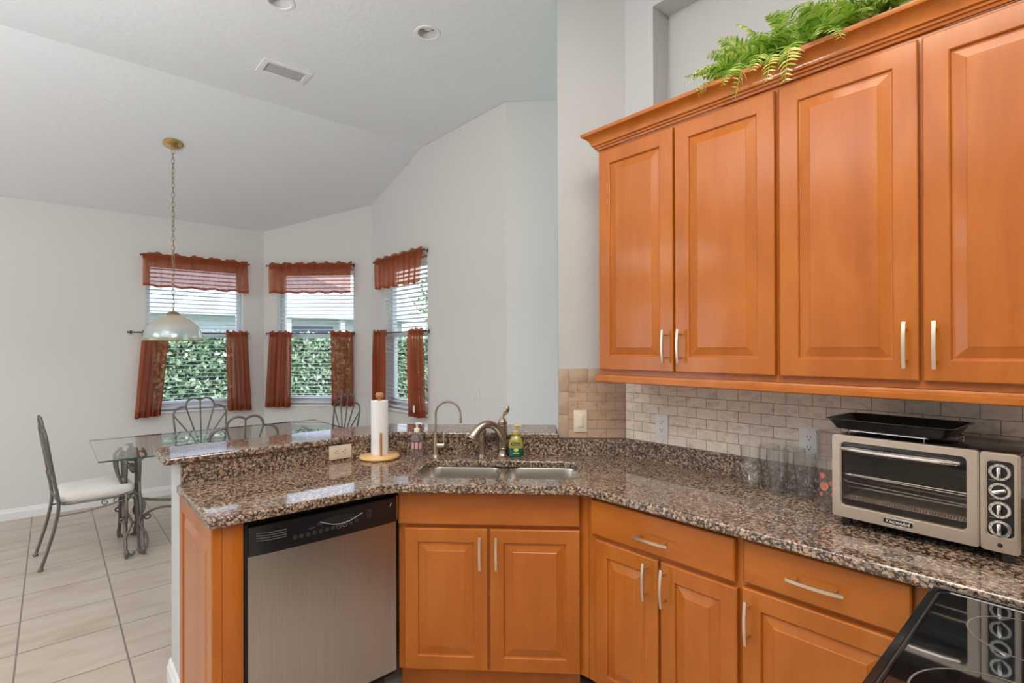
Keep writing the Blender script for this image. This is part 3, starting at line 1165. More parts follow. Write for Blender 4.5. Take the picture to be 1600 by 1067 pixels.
def tree(loc, r, h, label, seed):
    rr = random.Random(seed)
    t = empty('garden_tree', label, 'tree', loc, group='trees beyond the hedge')
    bm = bmesh.new()
    tube(bm, smooth_pts([(0, 0, 0), (.05, .02, h * .4), (-.04, .03, h * .8)]), lambda q: .14 * (1 - .6 * q), 8)
    ob('trunk', bm, M['bamboo'], t)
    bm = bmesh.new()
    def sm(q):
        d = Vector((q.gauss(0, 1), q.gauss(0, 1), q.gauss(0, 1))).normalized()
        k = r * q.uniform(.55, 1.0)
        return (d.x * k, d.y * k, h + d.z * k * .8), tuple(d)
    leaf_cloud(bm, 2600, sm, 0.22, rr)
    ob('crown', bm, M['tree'], t, smooth=False)
tree((13.5, 17.5, -.15), 2.6, 3.6, 'leafy green tree right of the neighbouring house roof', 4)
tree((9.6, 12.2, -.15), 1.7, 1.9, 'bushy green tree seen through the right window', 5)

# ------------------------------------------------------------ cabinet building blocks
def rings(bm, w, h, steps, t, mi=0):
    """nested rectangle relief panel: steps = [(inset, y)], front is -y"""
    loops = []
    for ins, y in [(0.0, t)] + steps:
        loops.append([bm.verts.new(p) for p in ((ins, y, ins), (w - ins, y, ins), (w - ins, y, h - ins), (ins, y, h - ins))])
    for a, b in zip(loops, loops[1:]):
        for i in range(4):
            j = (i + 1) % 4
            bm.faces.new((a[i], a[j], b[j], b[i])).material_index = mi
    bm.faces.new(loops[-1]).material_index = mi
    bm.faces.new(list(reversed(loops[0]))).material_index = mi

def raised_door(parent, x, z, w, h, name='door', t=0.020, stile=0.060):
    bm = bmesh.new()
    s = stile
    rings(bm, w, h, [(0, .004), (.0012, .0015), (.004, 0), (s - .004, 0), (s - .001, .0025), (s + .001, .0085), (s + .005, .0090),
                     (s + .034, .0015), (s + .0355, .0003), (s + .045, .0000)], t)
    return ob(name, bm, M['wood'], parent, (x, 0, z), ang=12)

def slab(parent, x, z, w, h, name='drawer', t=0.020):
    bm = bmesh.new()
    rings(bm, w, h, [(0, .006), (.001, .003), (.005, .0004), (.009, 0)], t)
    return ob(name, bm, M['wood_h'], parent, (x, 0, z), ang=12)

def pull(parent, x, z, vertical, L=0.137):
    """arched flat bar pull with two posts"""
    bm = bmesh.new()
    n = 14
    pts = []
    for i in range(n + 1):
        t = i / n * 2 - 1
        pts.append((t * L / 2, -0.030 - 0.007 * (1 - t * t), 0))
    hw, ht = .0048, .0028
    rr = []
    for p in pts:
        rr.append([bm.verts.new((p[0], p[1] + a, b)) for a, b in ((-ht, -hw), (-ht, hw), (ht, hw), (ht, -hw))])
    for a, b in zip(rr, rr[1:]):
        for i in range(4):
            j = (i + 1) % 4
            bm.faces.new((a[i], a[j], b[j], b[i]))
    bm.faces.new(rr[0])
    bm.faces.new(list(reversed(rr[-1])))
    for sx in (-.34, .34):
        tube(bm, [(sx * L, -.0345, 0), (sx * L, 0.0005, 0)], .0036, 8)
    if vertical:
        bmesh.ops.rotate(bm, matrix=Matrix.Rotation(radians(90), 3, 'Y'), verts=bm.verts)
    bmesh.ops.recalc_face_normals(bm, faces=bm.faces[:])
    o = ob('handle', bm, M['nickel'], parent, (x, 0, z))
    o['label'] = 'champagne metal bar handle'
    return o

def carcass(parent, W, depth, z0, z1, openings, name='cabinet_body', mat=None, y=0.021, top=True, side_top=None):
    """box with a face frame whose openings are recessed; openings in (x0,x1,z0,z1)"""
    bm = bmesh.new()
    prism(bm, rect(0, W, z0, z1), 0, .018, [rect(*o_) for o_ in openings])
    for v_ in bm.verts:
        a, b, c = v_.co
        v_.co = (a, y + c, b)
    zs = side_top or z1
    box(bm, 0.0, 0.016, y + .018, y + depth, z0, zs)
    box(bm, W - .016, W, y + .018, y + depth, z0, zs)
    box(bm, .016, W - .016, y + depth - .01, y + depth, z0, zs)
    box(bm, .016, W - .016, y + .018, y + depth - .01, z0, z0 + .016)
    if top:
        box(bm, .016, W - .016, y + .018, y + depth - .01, z1 - .016, z1)
    bmesh.ops.recalc_face_normals(bm, faces=bm.faces[:])
    return ob(name, bm, mat or M['wood'], parent, smooth=False)

R_RIGHT = radians(-90)
R_DIAG = radians(-45)

# ------------------------------------------------------------ upper cabinets
XU = 1.900
UB, UT = 1.352, 2.392
def upper(y_left, y_right, doors, label):
    g = empty('upper_cabinet', label, 'cabinet', (XU, y_left, 0), R_RIGHT, group='maple wall cabinets')
    W = y_left - y_right
    carcass(g, W, 0.322, UB, UT, [(.035, W / 2 - .012, UB + .04, UT - .05), (W / 2 + .012, W - .035, UB + .04, UT - .05)])
    for (a, b, side) in doors:
        d = raised_door(g, y_left - a, 1.375, a - b, 1.000, stile=.064)
        w = a - b
        pull(d, (w - .030) if side > 0 else .030, 0.105, True)
    return g
upper(1.560, 0.7585, [(1.549, 1.166, 1), (1.157, 0.766, -1)], 'two-door maple wall cabinet next to the sink corner, left of the pair')
upper(0.7575, -0.045, [(0.751, 0.361, 1), (0.351, -0.037, -1)], 'two-door maple wall cabinet above the toaster oven, right of the pair')

def sweep_profile(prof, path, name, mat, closed_ends=True):
    """sweep (out, z) profile along a 2D path; out = to the right of travel"""
    bm = bmesh.new()
    n = len(path)
    secs = []
    for i in range(n):
        p = Vector(path[i])
        d0 = (p - Vector(path[i - 1])).normalized() if i > 0 else None
        d1 = (Vector(path[i + 1]) - p).normalized() if i < n - 1 else None
        da = d0 or d1
        db = d1 or d0
        na = Vector((da.y, -da.x))
        nb = Vector((db.y, -db.x))
        m = (na + nb)
        m = m / max(1e-6, m.dot(na))
        secs.append([bm.verts.new((p.x + m.x * o_, p.y + m.y * o_, z)) for o_, z in prof])
    for a, b in zip(secs, secs[1:]):
        for i in range(len(prof)):
            j = (i + 1) % len(prof)
            bm.faces.new((a[i], a[j], b[j], b[i]))
    bm.faces.new(secs[0])
    bm.faces.new(list(reversed(secs[-1])))
    bmesh.ops.recalc_face_normals(bm, faces=bm.faces[:])
    return ob(name, bm, mat, ang=25)

# crown: travel from left end return, then toward the camera (right of travel = -X)
crown = [(0.0, 2.393), (0.010, 2.393), (0.012, 2.401), (0.018, 2.403), (0.019, 2.410), (0.026, 2.413), (0.027, 2.418),
         (0.030, 2.428), (0.037, 2.440), (0.048, 2.450), (0.060, 2.456), (0.062, 2.462), (0.062, 2.470), (0.0, 2.470)]
path = [(2.20, 1.561), (XU + .021, 1.561), (XU + .021, -0.10)]
def rev(p):
    return [(o_, z) for o_, z in p]
cr_o = sweep_profile(crown, path, 'crown_moulding', M['wood_h'])
tag(cr_o, 'maple crown moulding along the top of the wall cabinets', 'moulding')
lr = [(-.018, 1.318), (0.010, 1.318), (0.012, 1.321), (0.012, 1.337), (0.009, 1.340), (0.009, 1.344), (0.006, 1.351), (-.018, 1.351)]
lr_o = sweep_profile(lr, [(2.20, 1.561), (XU + .0135, 1.561), (XU + .0135, -0.10)], 'light_rail', M['wood_h'])
tag(lr_o, 'maple light rail strip under the wall cabinets', 'moulding')

# ------------------------------------------------------------ base cabinets
ZB, ZT = 0.118, 0.876
def toe(parent, W, depth=0.07, name='toe_kick', x0=0.0):
    bm = bmesh.new()
    box(bm, x0, W, depth, depth + .02, 0.0, ZB - .001)
    return ob(name, bm, M['wood'], parent)

# sink base, diagonal
sb = empty('sink_cabinet', 'diagonal maple sink cabinet with two doors under the double sink', 'cabinet', (1.094, 1.976, 0), R_DIAG)
carcass(sb, 0.766, 0.50, ZB, 0.8755, top=False, side_top=0.66, openings=[(.03, .375, .15, .70), (.391, .736, .15, .70), (.03, .736, .75, .855)])
slab(sb, 0.0, 0.735, 0.763, 0.136, 'false_drawer_front')
d = raised_door(sb, 0.028, 0.128, 0.352, 0.592)
pull(d, 0.352 - .030, 0.500, True)
d = raised_door(sb, 0.390, 0.128, 0.373, 0.592)
pull(d, 0.028, 0.500, True)
toe(sb, 0.766)

# filler post between the sink cabinet and the right run
bm = bmesh.new()
prism(bm, [(1.650, 1.449), (1.6555, 1.408), (1.70, 1.408), (1.70, 1.47), (1.675, 1.474)], ZB, ZT)
tag(ob('corner_filler', bm, M['wood'], smooth=False), 'narrow maple filler strip in the corner right of the sink cabinet', 'filler')

XB = 1.635
c1 = empty('base_cabinet', 'maple base cabinet with one wide drawer over two doors, right of the sink', 'cabinet', (XB, 1.406, 0), R_RIGHT, group='right run base cabinets')
W = 0.639
carcass(c1, W, 0.56, ZB, ZT, [(.05, .335, .15, .70), (.36, W - .03, .15, .70), (.05, W - .03, .75, .855)])
dr = slab(c1, 0.024, 0.724, 0.596, 0.140)
pull(dr, 0.296, 0.056, False, 0.15)
d = raised_door(c1, 0.048, 0.125, 0.290, 0.582)
pull(d, 0.290 - .042, 0.501, True)
d = raised_door(c1, 0.347, 0.125, 0.280, 0.582)
pull(d, 0.013 + .010, 0.501, True)
toe(c1, W)
c2 = empty('base_cabinet', 'maple base cabinet with one drawer over a single door, beside the range', 'cabinet', (XB, 0.766, 0), R_RIGHT, group='right run base cabinets')
W = 0.470
carcass(c2, W, 0.56, ZB, ZT, [(.03, W - .05, .15, .70), (.03, W - .05, .75, .855)])
dr = slab(c2, 0.008, 0.735, 0.430, 0.134)
pull(dr, 0.212, 0.064, False, 0.15)
d = raised_door(c2, 0.003, 0.125, 0.433, 0.594)
pull(d, 0.024, 0.497, True)
toe(c2, W)

# peninsula end panel and filler
pe = empty('end_panel', 'maple raised end panel closing the peninsula beside the dishwasher', 'panel', (0.397, 2.544, 0), radians(-90))
bm = bmesh.new()
rings(bm, 0.579, 0.862, [(0, .004), (.004, 0), (.060, 0), (.063, .003), (.065, .009), (.069, .0095), (.100, .002), (.102, .0008), (.11, .0008)], 0.031)
ob('panel_board', bm, M['wood'], pe, (0, 0, 0.012), ang=12)
bm = bmesh.new()
box(bm, 0.0, 0.0667, 0, 0.02, ZB, ZT, .002)
tag(ob('filler_strip', bm, M['wood'], None, (0.4295, 1.968, 0)), 'vertical maple filler strip left of the dishwasher', 'filler')

# ------------------------------------------------------------ dishwasher
dw = empty('dishwasher', 'stainless dishwasher with a black control panel set in the peninsula', 'dishwasher', (0.498, 1.965, 0))
W = 0.588
bm = bmesh.new()
box(bm, 0, W, 0.03, 0.555, 0.10, 0.868)
ob('tub_body', bm, M['dark'], dw)
bm = bmesh.new()
n = 12
front = [(0.011 + (W - .017) * i / n, -0.006 * (1 - (2 * i / n - 1) ** 2)) for i in range(n + 1)]
prism(bm, front + [(W - .006, .029), (0.011, .029)], 0.134, 0.753)
ob('door_panel', bm, M['steel'], dw, ang=30)
bm = bmesh.new()
prism(bm, [(x, y - .010 if 0 < i < n else y - .006) for i, (x, y) in enumerate(front)] + [(W - .006, .029), (0.011, .029)], 0.755, 0.856)
cp = ob('control_panel', bm, M['black'], dw, ang=30)
bm = bmesh.new()
box(bm, 0.0, 0.010, -0.002, 0.03, 0.11, 0.868)
ob('side_trim', bm, M['dark'], dw)
bm = bmesh.new()
box(bm, W - .0050, W - .001, -0.004, 0.028, 0.762, 0.860)
tr = ob('edge_trim', bm, M['nickel'], dw)
bm = bmesh.new()
box(bm, 0.03, W - .03, 0.06, 0.08, 0.0, 0.10)
ob('kick_plate', bm, M['black'], dw)
def on_panel(x):
    t = 2 * (x - .011) / (W - .017) - 1
    return -0.0165 - 0.006 * (1 - t * t) + 0.0062
# curved handle recess: dark crescent with a light lip
bm = bmesh.new()
pts = [(0.255 + 0.17 * i / 16, on_panel(.34) - .0015, 0.826 - 0.024 * sin(pi * i / 16)) for i in range(17)]
tube(bm, pts, 0.0021, 6)
hl = ob('handle_lip', bm, M['mark'], cp)
bm = bmesh.new()
up = [bm.verts.new((p[0], on_panel(.34) - .0004, 0.829 + .008 * sin(pi * i / 16))) for i, p in enumerate(pts)]
dn = [bm.verts.new((p[0], on_panel(.34) - .0004, p[2])) for p in pts]
for i in range(16):
    bm.faces.new((up[i], up[i + 1], dn[i + 1], dn[i]))
ob('handle_recess', bm, M['dark'], cp)
# vent slots on the left
bm = bmesh.new()
for k_ in range(4):
    z = 0.829 - k_ * .0085
    tube(bm, smooth_pts([(0.035, on_panel(.035) - .0005, z + .004), (0.075, on_panel(.075) - .001, z - .001), (0.135, on_panel(.135) - .001, z - .002)]), 0.0017, 5)
ob('vent_slot', bm, M['mark_dim'], cp)
# button icons along a curve
for i in range(11):
    x = 0.165 + i * .0235
    z = 0.790 + .010 * (i / 10) ** 2
    bm = bmesh.new()
    c = (x, on_panel(x) - .001, z)
    big = i in (7, 8)
    rr_ = .0095 if big else .0062
    tube(bm, [(c[0] + rr_ * cos(a * pi / 8), c[1], c[2] + rr_ * sin(a * pi / 8)) for a in range(16)], .0008, 4, closed=True)
    for q in (-1, 1):
        tube(bm, [(c[0] - .003, c[1], c[2] + q * .0018), (c[0] + .003, c[1], c[2] + q * .0018)], .0006, 4)
    ob('button', bm, M['mark'] if big else M['mark_dim'], cp)
bm = bmesh.new()
for (x0_, x1_, z_) in ((.215, .238, .812), (.217, .234, .808), (.245, .262, .822), (.246, .266, .816), (.345, .362, .806), (.368, .386, .816), (.372, .384, .810)):
    tube(bm, [(x0_, on_panel(x0_) - .001, z_), (x1_, on_panel(x1_) - .001, z_)], .0008, 4)
ob('printed_marks', bm, M['mark_dim'], cp)
bm = bmesh.new()
for q in range(4):
    tube(bm, [(0.443, on_panel(.45) - .0015, .806 + q * .0055), (0.464, on_panel(.45) - .0015, .806 + q * .0055)], .0007, 4)
tube(bm, [(0.442, on_panel(.45) - .002, .829), (0.465, on_panel(.45) - .002, .829)], .0012, 5)
tube(bm, [(0.444, on_panel(.45) - .002, .800), (0.462, on_panel(.45) - .002, .800)], .0009, 5)
ob('status_display', bm, M['mark_dim'], cp)
bm = bmesh.new()
tube(bm, [(0.549, on_panel(.549) - .001, .826), (0.553, on_panel(.553) - .001, .838)], .0022, 6)
ob('emblem', bm, M['chrome'], cp)

# ------------------------------------------------------------ countertop, backsplash, bar
ct = empty('countertop', 'polished brown granite countertop wrapping from the peninsula to the range', 'countertop', (0, 0, 0))
def uv_(u, v):
    return ((u + v) / S2, (v - u) / S2)
cut = [uv_(u, v) for u, v in rrect(-0.585, 0.148, 2.245, 2.597, 0.075, 6)]
outer = [(0.385, 1.94), (1.055, 1.94), (1.605, 1.390), (1.605, -0.75), (2.2440, -0.75), (2.2440, 1.6500), (1.3495, 2.5445), (0.385, 2.5445)]
outer = round_poly(outer, [.018, .12, .12, 0, 0, 0, 0, .02])
def slab_mesh(outer, holes, z0, z1, r=0.009):
    bm = bmesh.new()
    prism(bm, outer, z0, z1, holes)
    # round the top and bottom rims of the outer boundary
    es = [e_ for e_ in bm.edges if len(e_.link_faces) == 2 and e_.calc_face_angle(0) > radians(60) and abs(e_.verts[0].co.z - e_.verts[1].co.z) < 1e-6]
    bmesh.ops.bevel(bm, geom=es, offset=r, segments=5, affect='EDGES', profile=0.5)
    return bm
ob('slab', slab_mesh(outer, [cut], 0.880, 0.915), M['granite'], ct, ang=8)
bm = bmesh.new()
prism(bm, [(0.402, 2.525), (1.3415, 2.525), pt(3.875, -0.98), (1.3500, 2.5445), (0.402, 2.5445)][:2] + [(1.3495, 2.5447), (0.402, 2.5447)], 0.9155, 1.0014)
ob('backsplash', bm, M['granite'], ct, smooth=False)
bm = bmesh.new()
prism(bm, [(1.3450, 2.525), pt(3.870, 0.575), pt(3.8935, 0.590), (1.3500, 2.5435)], 0.9155, 1.0014)
ob('backsplash', bm, M['granite'], ct, smooth=False)
bm = bmesh.new()
prism(bm, [(2.2235, 1.6460), (2.2235, -0.75), (2.2437, -0.75), (2.2437, 1.6475)], 0.9155, 1.005)
ob('backsplash', bm, M['granite'], ct, smooth=False)
bar = [(0.338, 2.510), (1.350, 2.510), pt(3.860, 0.0925), pt(4.29, 0.0925), (1.472, 2.818), (0.338, 2.818)]
bar = round_poly(bar, [.03, .03, .004, .01, .03, .03])
tag(ob('bar_top', slab_mesh(bar, [], 1.0020, 1.0320, .009), M['granite'], ang=8),
    'raised granite breakfast bar ledge on the half wall behind the counter', 'bar top')

# tile backsplashes
def tile_panel(name, label, x_len, zlo, zhi, M4, parts):
    g = empty(name, label, 'wall tile')
    g.matrix_world = M4
    return g
# diagonal wall: local x along (1,-1), local y into the wall
TD = Matrix.Translation((1.996, 1.899, 0)) @ Matrix.Rotation(R_DIAG, 4, 'Z')
g = empty('tile_backsplash', 'stone tile with shade painted in on the short diagonal wall around the light switch', 'wall tile', group='stone tile backsplashes')
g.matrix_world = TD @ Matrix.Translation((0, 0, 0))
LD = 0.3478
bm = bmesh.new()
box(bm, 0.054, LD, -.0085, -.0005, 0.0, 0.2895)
ob('brick_tiles', bm, M['tile_shaded'], g, (0, 0, 1.0055))
for k_ in range(3):
    bm = bmesh.new()
    box(bm, 0.0008, 0.0528, -.009, -.0005, 1.0055 + k_ * .1205, 1.0055 + k_ * .1205 + .119, .0008)
    ob('border_tile', bm, M['border'], g)
for k_ in range(3):
    bm = bmesh.new()
    x0_ = 0.0540 + k_ * .0985
    box(bm, x0_, min(LD, x0_ + .0973), -.009, -.0005, 1.2965, 1.3660, .0008)
    ob('border_tile', bm, M['border'], g)
g = empty('tile_backsplash', 'light stone subway tile under the wall cabinets on the right wall', 'wall tile', group='stone tile backsplashes')
g.matrix_world = Matrix.Translation((2.2445, 1.6472, 1.0055)) @ Matrix.Rotation(R_RIGHT, 4, 'Z')
bm = bmesh.new()
box(bm, 0.0, 2.35, -.0085, 0.0, 0.0, 0.362)
ob('brick_tiles', bm, M['tile'], g, (0.0, 0, 0))

# ------------------------------------------------------------ wall plates
def plate(M4, name, label, cat, w, h, kind, mat, group=None, rot90=False):
    g = empty(name, label, cat, group=group)
    g.matrix_world = M4
    def T(bm):
        if rot90:
            bmesh.ops.rotate(bm, matrix=Matrix.Rotation(radians(90), 3, 'Y'), verts=bm.verts)
        return bm
    bm = bmesh.new()
    box(bm, -w / 2, w / 2, -.006, 0, -h / 2, h / 2, .0025)
    ob('cover_plate', T(bm), mat, g)
    if kind == 'switch':
        bm = bmesh.new()
        box(bm, -.0165, .0165, -.0075, -.005, -.034, .034, .001)
        ob('switch_frame', T(bm), mat, g)
        bm = bmesh.new()
        box(bm, -.013, .013, -.0105, -.007, -.030, .030, .0015)
        ob('rocker', T(bm), mat, g)
    else:
        for sg in (-1, 1):
            c = sg * .0195
            bm = bmesh.new()
            prof_ = rrect(-.0168, .0168, c - .0145, c + .0145, .008, 4)
            prism(bm, prof_, .0055, .0078)
            for v_ in bm.verts:
                a, b, cc = v_.co
                v_.co = (a, -cc, b)
            bmesh.ops.recalc_face_normals(bm, faces=bm.faces[:])
            so = ob('socket', T(bm), mat, g)
            bm = bmesh.new()
            box(bm, -.0078, -.0052, -.0084, -.0077, c - .001, c + .0075)
            box(bm, .0052, .0078, -.0084, -.0077, c - .001, c + .0075)
            lathe(bm, [(.0001, 0), (.0026, 0), (.0026, .0006), (.0001, .0006)], 10)
            vs_ = [v_ for v_ in bm.verts if abs(v_.co.y) < .0027 and abs(v_.co.z) < .001 and abs(v_.co.x) < .0027]
            for v_ in vs_:
                a, b, cc = v_.co
                v_.co = (a, -.0084 + cc, c - .0075 + b)
            ob('slots', T(bm), M['dark'], so)
        if kind == 'gfci':
            bm = bmesh.new()
            box(bm, -.006, .006, -.009, -.006, -.0045, -.0005, .0006)
            box(bm, -.006, .006, -.009, -.006, .0005, .0045, .0006)
            ob('reset_button', T(bm), mat, g)
    for sg in (-1, 1):
        bm = bmesh.new()
        lathe(bm, [(.0028, 0), (.0028, .0008), (.0012, .0012)], 10)
        zz = sg * h * .42
        for v_ in bm.verts:
            a, b, cc = v_.co
            v_.co = (a, -.0062 - cc, zz + b)
        bmesh.ops.recalc_face_normals(bm, faces=bm.faces[:])
        ob('screw', T(bm), M['nickel'], g)
    return g
def at(x, y, z, rz):
    return Matrix.Translation((x, y, z)) @ Matrix.Rotation(rz, 4, 'Z')
plate(at(1.078, 2.5245, 0.961, 0), 'wall_outlet', 'horizontal almond outlet set in the granite behind the counter', 'outlet', .069, .114, 'outlet', M['almond'], 'wall outlets', True)
plate(at(2.0755 - .0068, 1.8195 - .0068, 1.093, R_DIAG), 'light_switch', 'almond rocker switch on the diagonal wall tile right of the sink', 'light switch', .070, .114, 'switch', M['almond'], 'light switches')
plate(at(2.2355, 1.433, 1.092, R_RIGHT), 'wall_outlet', 'white outlet on the tile above the empty counter', 'outlet', .070, .114, 'outlet', M['white_pl'], 'wall outlets')
plate(at(2.2355, 0.771, 1.100, R_RIGHT), 'wall_outlet', 'white outlet behind the drinking glasses', 'outlet', .074, .118, 'gfci', M['white_pl'], 'wall outlets')
plate(at(2.6765, 3.485, 1.09, R_RIGHT), 'light_switch', 'white switch on the plain wall beyond the bar', 'light switch', .070, .114, 'switch', M['wall'], 'light switches')

# ------------------------------------------------------------ sink
sk = empty('kitchen_sink', 'double bowl stainless undermount sink in the diagonal counter', 'sink', (0, 0, 0), R_DIAG)
# in sink frame: local x = u, local y = v
def bowl(u0, u1, v0, v1):
    bm = bmesh.new()
    lv = [(0.0, .8785, .070), (.003, .870, .068), (.010, .72, .06), (.022, .700, .055), (.05, .692, .04)]
    loops = []
    for ins, z, r in lv:
        loops.append([bm.verts.new((x, y, z)) for x, y in rrect(u0 + ins, u1 - ins, v0 + ins, v1 - ins, r, 6)])
    for a, b in zip(loops, loops[1:]):
        n_ = len(a)
        for i in range(n_):
            j = (i + 1) % n_
            bm.faces.new((a[j], a[i], b[i], b[j]))
    bm.faces.new(loops[-1])
    return bm
for u0, u1 in ((-0.590, -0.215), (-0.190, 0.153)):
    bo = ob('sink_bowl', bowl(u0, u1, 2.240, 2.602), M['steel_sink'], sk)
    bm = bmesh.new()
    cx, cy2 = (u0 + u1) / 2, 2.43
    lathe(bm, [(.0, .6935), (.030, .6935), (.042, .6965), (.044, .694)], 24, (cx, cy2, 0), cap0=False, cap1=False)
    ob('drain', bm, M['chrome'], bo)
bm = bmesh.new()
prism(bm, rrect(-0.62, 0.183, 2.21, 2.632, .08, 6), .8765, .8792, [rrect(-0.590, -0.215, 2.240, 2.602, .07, 6), rrect(-0.190, 0.153, 2.240, 2.602, .068, 6)])
ob('rim_flange', bm, M['steel_sink'], sk)

# ------------------------------------------------------------ faucets (diagonal frame: x = u, y = v)
fa = empty('kitchen_faucet', 'bronze-nickel single lever faucet behind the double sink', 'faucet', (*uv_(-0.222, 2.700), 0.9155), R_DIAG)
bm = bmesh.new()
lathe(bm, [(.031, 0), (.031, .006), (.026, .012), (.0245, .016), (.0235, .034), (.025, .037), (.025, .042), (.023, .045),
           (.0225, .10), (.0225, .150), (.0235, .154), (.0235, .160), (.020, .164)], 28)
ob('faucet_body', bm, M['faucet'], fa)
bm = bmesh.new()
sp = smooth_pts([(.004, 0, .062), (-.004, -.006, .105), (-.028, -.022, .150), (-.068, -.045, .172), (-.105, -.066, .160), (-.133, -.082, .128), (-.146, -.090, .104)], 6)
tube(bm, sp, lambda t: .0235 - .004 * sin(pi * min(1, t * 1.1)) * .9 + (.003 if t > .93 else 0), 16)
ob('spout', bm, M['faucet'], fa)
bm = bmesh.new()
lathe(bm, [(.0215, .1645), (.0235, .170), (.0225, .182), (.015, .194), (.010, .199), (.009, .206)], 24)
ob('handle_hub', bm, M['faucet'], fa)
bm = bmesh.new()
tube(bm, smooth_pts([(0, 0, .200), (.006, -.002, .214), (.017, -.004, .228), (.024, -.005, .246), (.023, -.005, .258)], 5), lambda t: .007 + .007 * sin(pi * max(0, t - .25) / .95), 14)
ob('lever', bm, M['faucet'], fa)
sp_ = empty('side_sprayer', 'bronze-nickel side sprayer post beneath the faucet spout', 'sprayer', (*uv_(-0.328, 2.695), 0.9155), R_DIAG)
bm = bmesh.new()
lathe(bm, [(.022, 0), (.021, .005), (.017, .010), (.0155, .03), (.016, .07), (.0175, .10), (.0165, .112)], 22)
ob('sprayer_base', bm, M['faucet'], sp_)
bm = bmesh.new()
lathe(bm, [(.0150, .1125), (.0155, .122), (.011, .130)], 20)
sphere(bm, (.008, -.004, .134), .0155, 16, 10)
ob('sprayer_head', bm, M['faucet'], sp_)
ff = empty('filter_faucet', 'slim gooseneck water filter faucet left of the sink', 'faucet', (*uv_(-0.572, 2.695), 0.9155), R_DIAG)
bm = bmesh.new()
lathe(bm, [(.020, 0), (.019, .004), (.0125, .008), (.0125, .085), (.0135, .087), (.0135, .090), (.0085, .0905), (.0085, .118), (.006, .120)], 20)
ob('faucet_body', bm, M['nickel'], ff)
bm = bmesh.new()
arc = [(0, 0, .119), (0, 0, .20)] + [(.067 - .067 * cos(pi * i / 16), -.012 * i / 16, .215 + .067 * sin(pi * i / 16)) for i in range(17)] + [(.134, -.013, .195), (.1335, -.013, .172)]
tube(bm, arc, lambda t: .0058 if t < .95 else .0072, 12)
ob('spout', bm, M['faucet'], ff)
bm = bmesh.new()
lathe(bm, [(.0001, .009), (.011, .009), (.0125, .014), (.0125, .046), (.0001, .048)], 16)
for v_ in bm.verts:
    a, b, c = v_.co
    v_.co = (c, b * 1.0 - .002, .055 + a)
tube(bm, [(.043, -.002, .062), (.044, -.002, .082), (.044, -.002, .108)], lambda t: .0035 + .0018 * t, 10)
bmesh.ops.recalc_face_normals(bm, faces=bm.faces[:])
ob('lever', bm, M['nickel'], ff)

# ------------------------------------------------------------ soap bottles
def pump(parent, z, mat, s=1.0):
    bm = bmesh.new()
    lathe(bm, [(.0145 * s, z), (.0145 * s, z + .016 * s), (.011 * s, z + .018 * s), (.0045 * s, z + .020 * s), (.0042 * s, z + .036 * s), (.0085 * s, z + .037 * s), (.0085 * s, z + .045 * s), (.004 * s, z + .047 * s)], 18)
    tube(bm, smooth_pts([(0, 0, z + .042 * s), (.018 * s, -.004, z + .044 * s), (.028 * s, -.006, z + .040 * s)], 4), .0042 * s, 10)
    return ob('pump', bm, mat, parent)
so = empty('soap_bottle', 'clear soap pump bottle with a white pump left of the filter faucet', 'soap bottle', (*uv_(-0.664, 2.668), 0.9155), R_DIAG, 'soap pump bottles')
bm = bmesh.new()
prof = [(.001, 0), (.031, 0), (.0345, .004), (.0345, .085), (.033, .098), (.026, .110), (.015, .118), (.0125, .121), (.0125, .128)]
lathe(bm, prof, 28, cap0=False)
ob('bottle', bm, M['soap_clear'], so)
bm = bmesh.new()
for a0 in (-2.2, -1.6, -1.0):
    vs = []
    for k_ in range(5):
        a = a0 + k_ * .1
        vs.append((.0349 * cos(a), .0349 * sin(a)))
    for p, q in zip(vs, vs[1:]):
        f = bm.faces.new([bm.verts.new((p[0], p[1], .045)), bm.verts.new((q[0], q[1], .045)), bm.verts.new((q[0], q[1], .078)), bm.verts.new((p[0], p[1], .078))])
ob('printed_label', bm, M['pink_print'], so)
pump(so, .128, M['white_pl'])
so = empty('soap_bottle', 'yellow and teal hand soap bottle with a yellow pump right of the faucet', 'soap bottle', (*uv_(-0.153, 2.695), 0.9155), R_DIAG, 'soap pump bottles')
def oval(prof, sx, sy):
    bm = bmesh.new()
    lathe(bm, prof, 32)
    for v_ in bm.verts:
        v_.co.x *= sx
        v_.co.y *= sy
    return bm
ob('lower_bottle', oval([(.030, 0), (.034, .004), (.0385, .03), (.0390, .0455)], 1, .62), M['soap_green'], so)
ob('upper_bottle', oval([(.0390, .0455), (.0385, .065), (.034, .085), (.026, .098), (.016, .106), (.0135, .110), (.0135, .114)], 1, .62), M['soap_yellow'], so)
pump(so, .114, M['pump_yellow'], 1.05)
bm = bmesh.new()
box(bm, -.024, .020, -.0262, -.0225, .0625, .076, .001)
lb = ob('brand_label', bm, M['label_dark'], so)
text_mesh('lettering', 'Softsoap', .0105, M['label_white'], lb, (-.002, -.0265, .069), (radians(90), 0, 0))
bm = bmesh.new()
lathe(bm, [(.0001, 0), (.0125, 0), (.0105, .0015), (.0001, .002)], 18)
for v_ in bm.verts:
    a, b, c = v_.co
    v_.co = (a + .002, -.0246 - c, .037 + b * .75)
box(bm, -.014, .018, -.0250, -.0215, .0195, .0235)
bmesh.ops.recalc_face_normals(bm, faces=bm.faces[:])
ob('lime_print', bm, M['label_lime'], so)

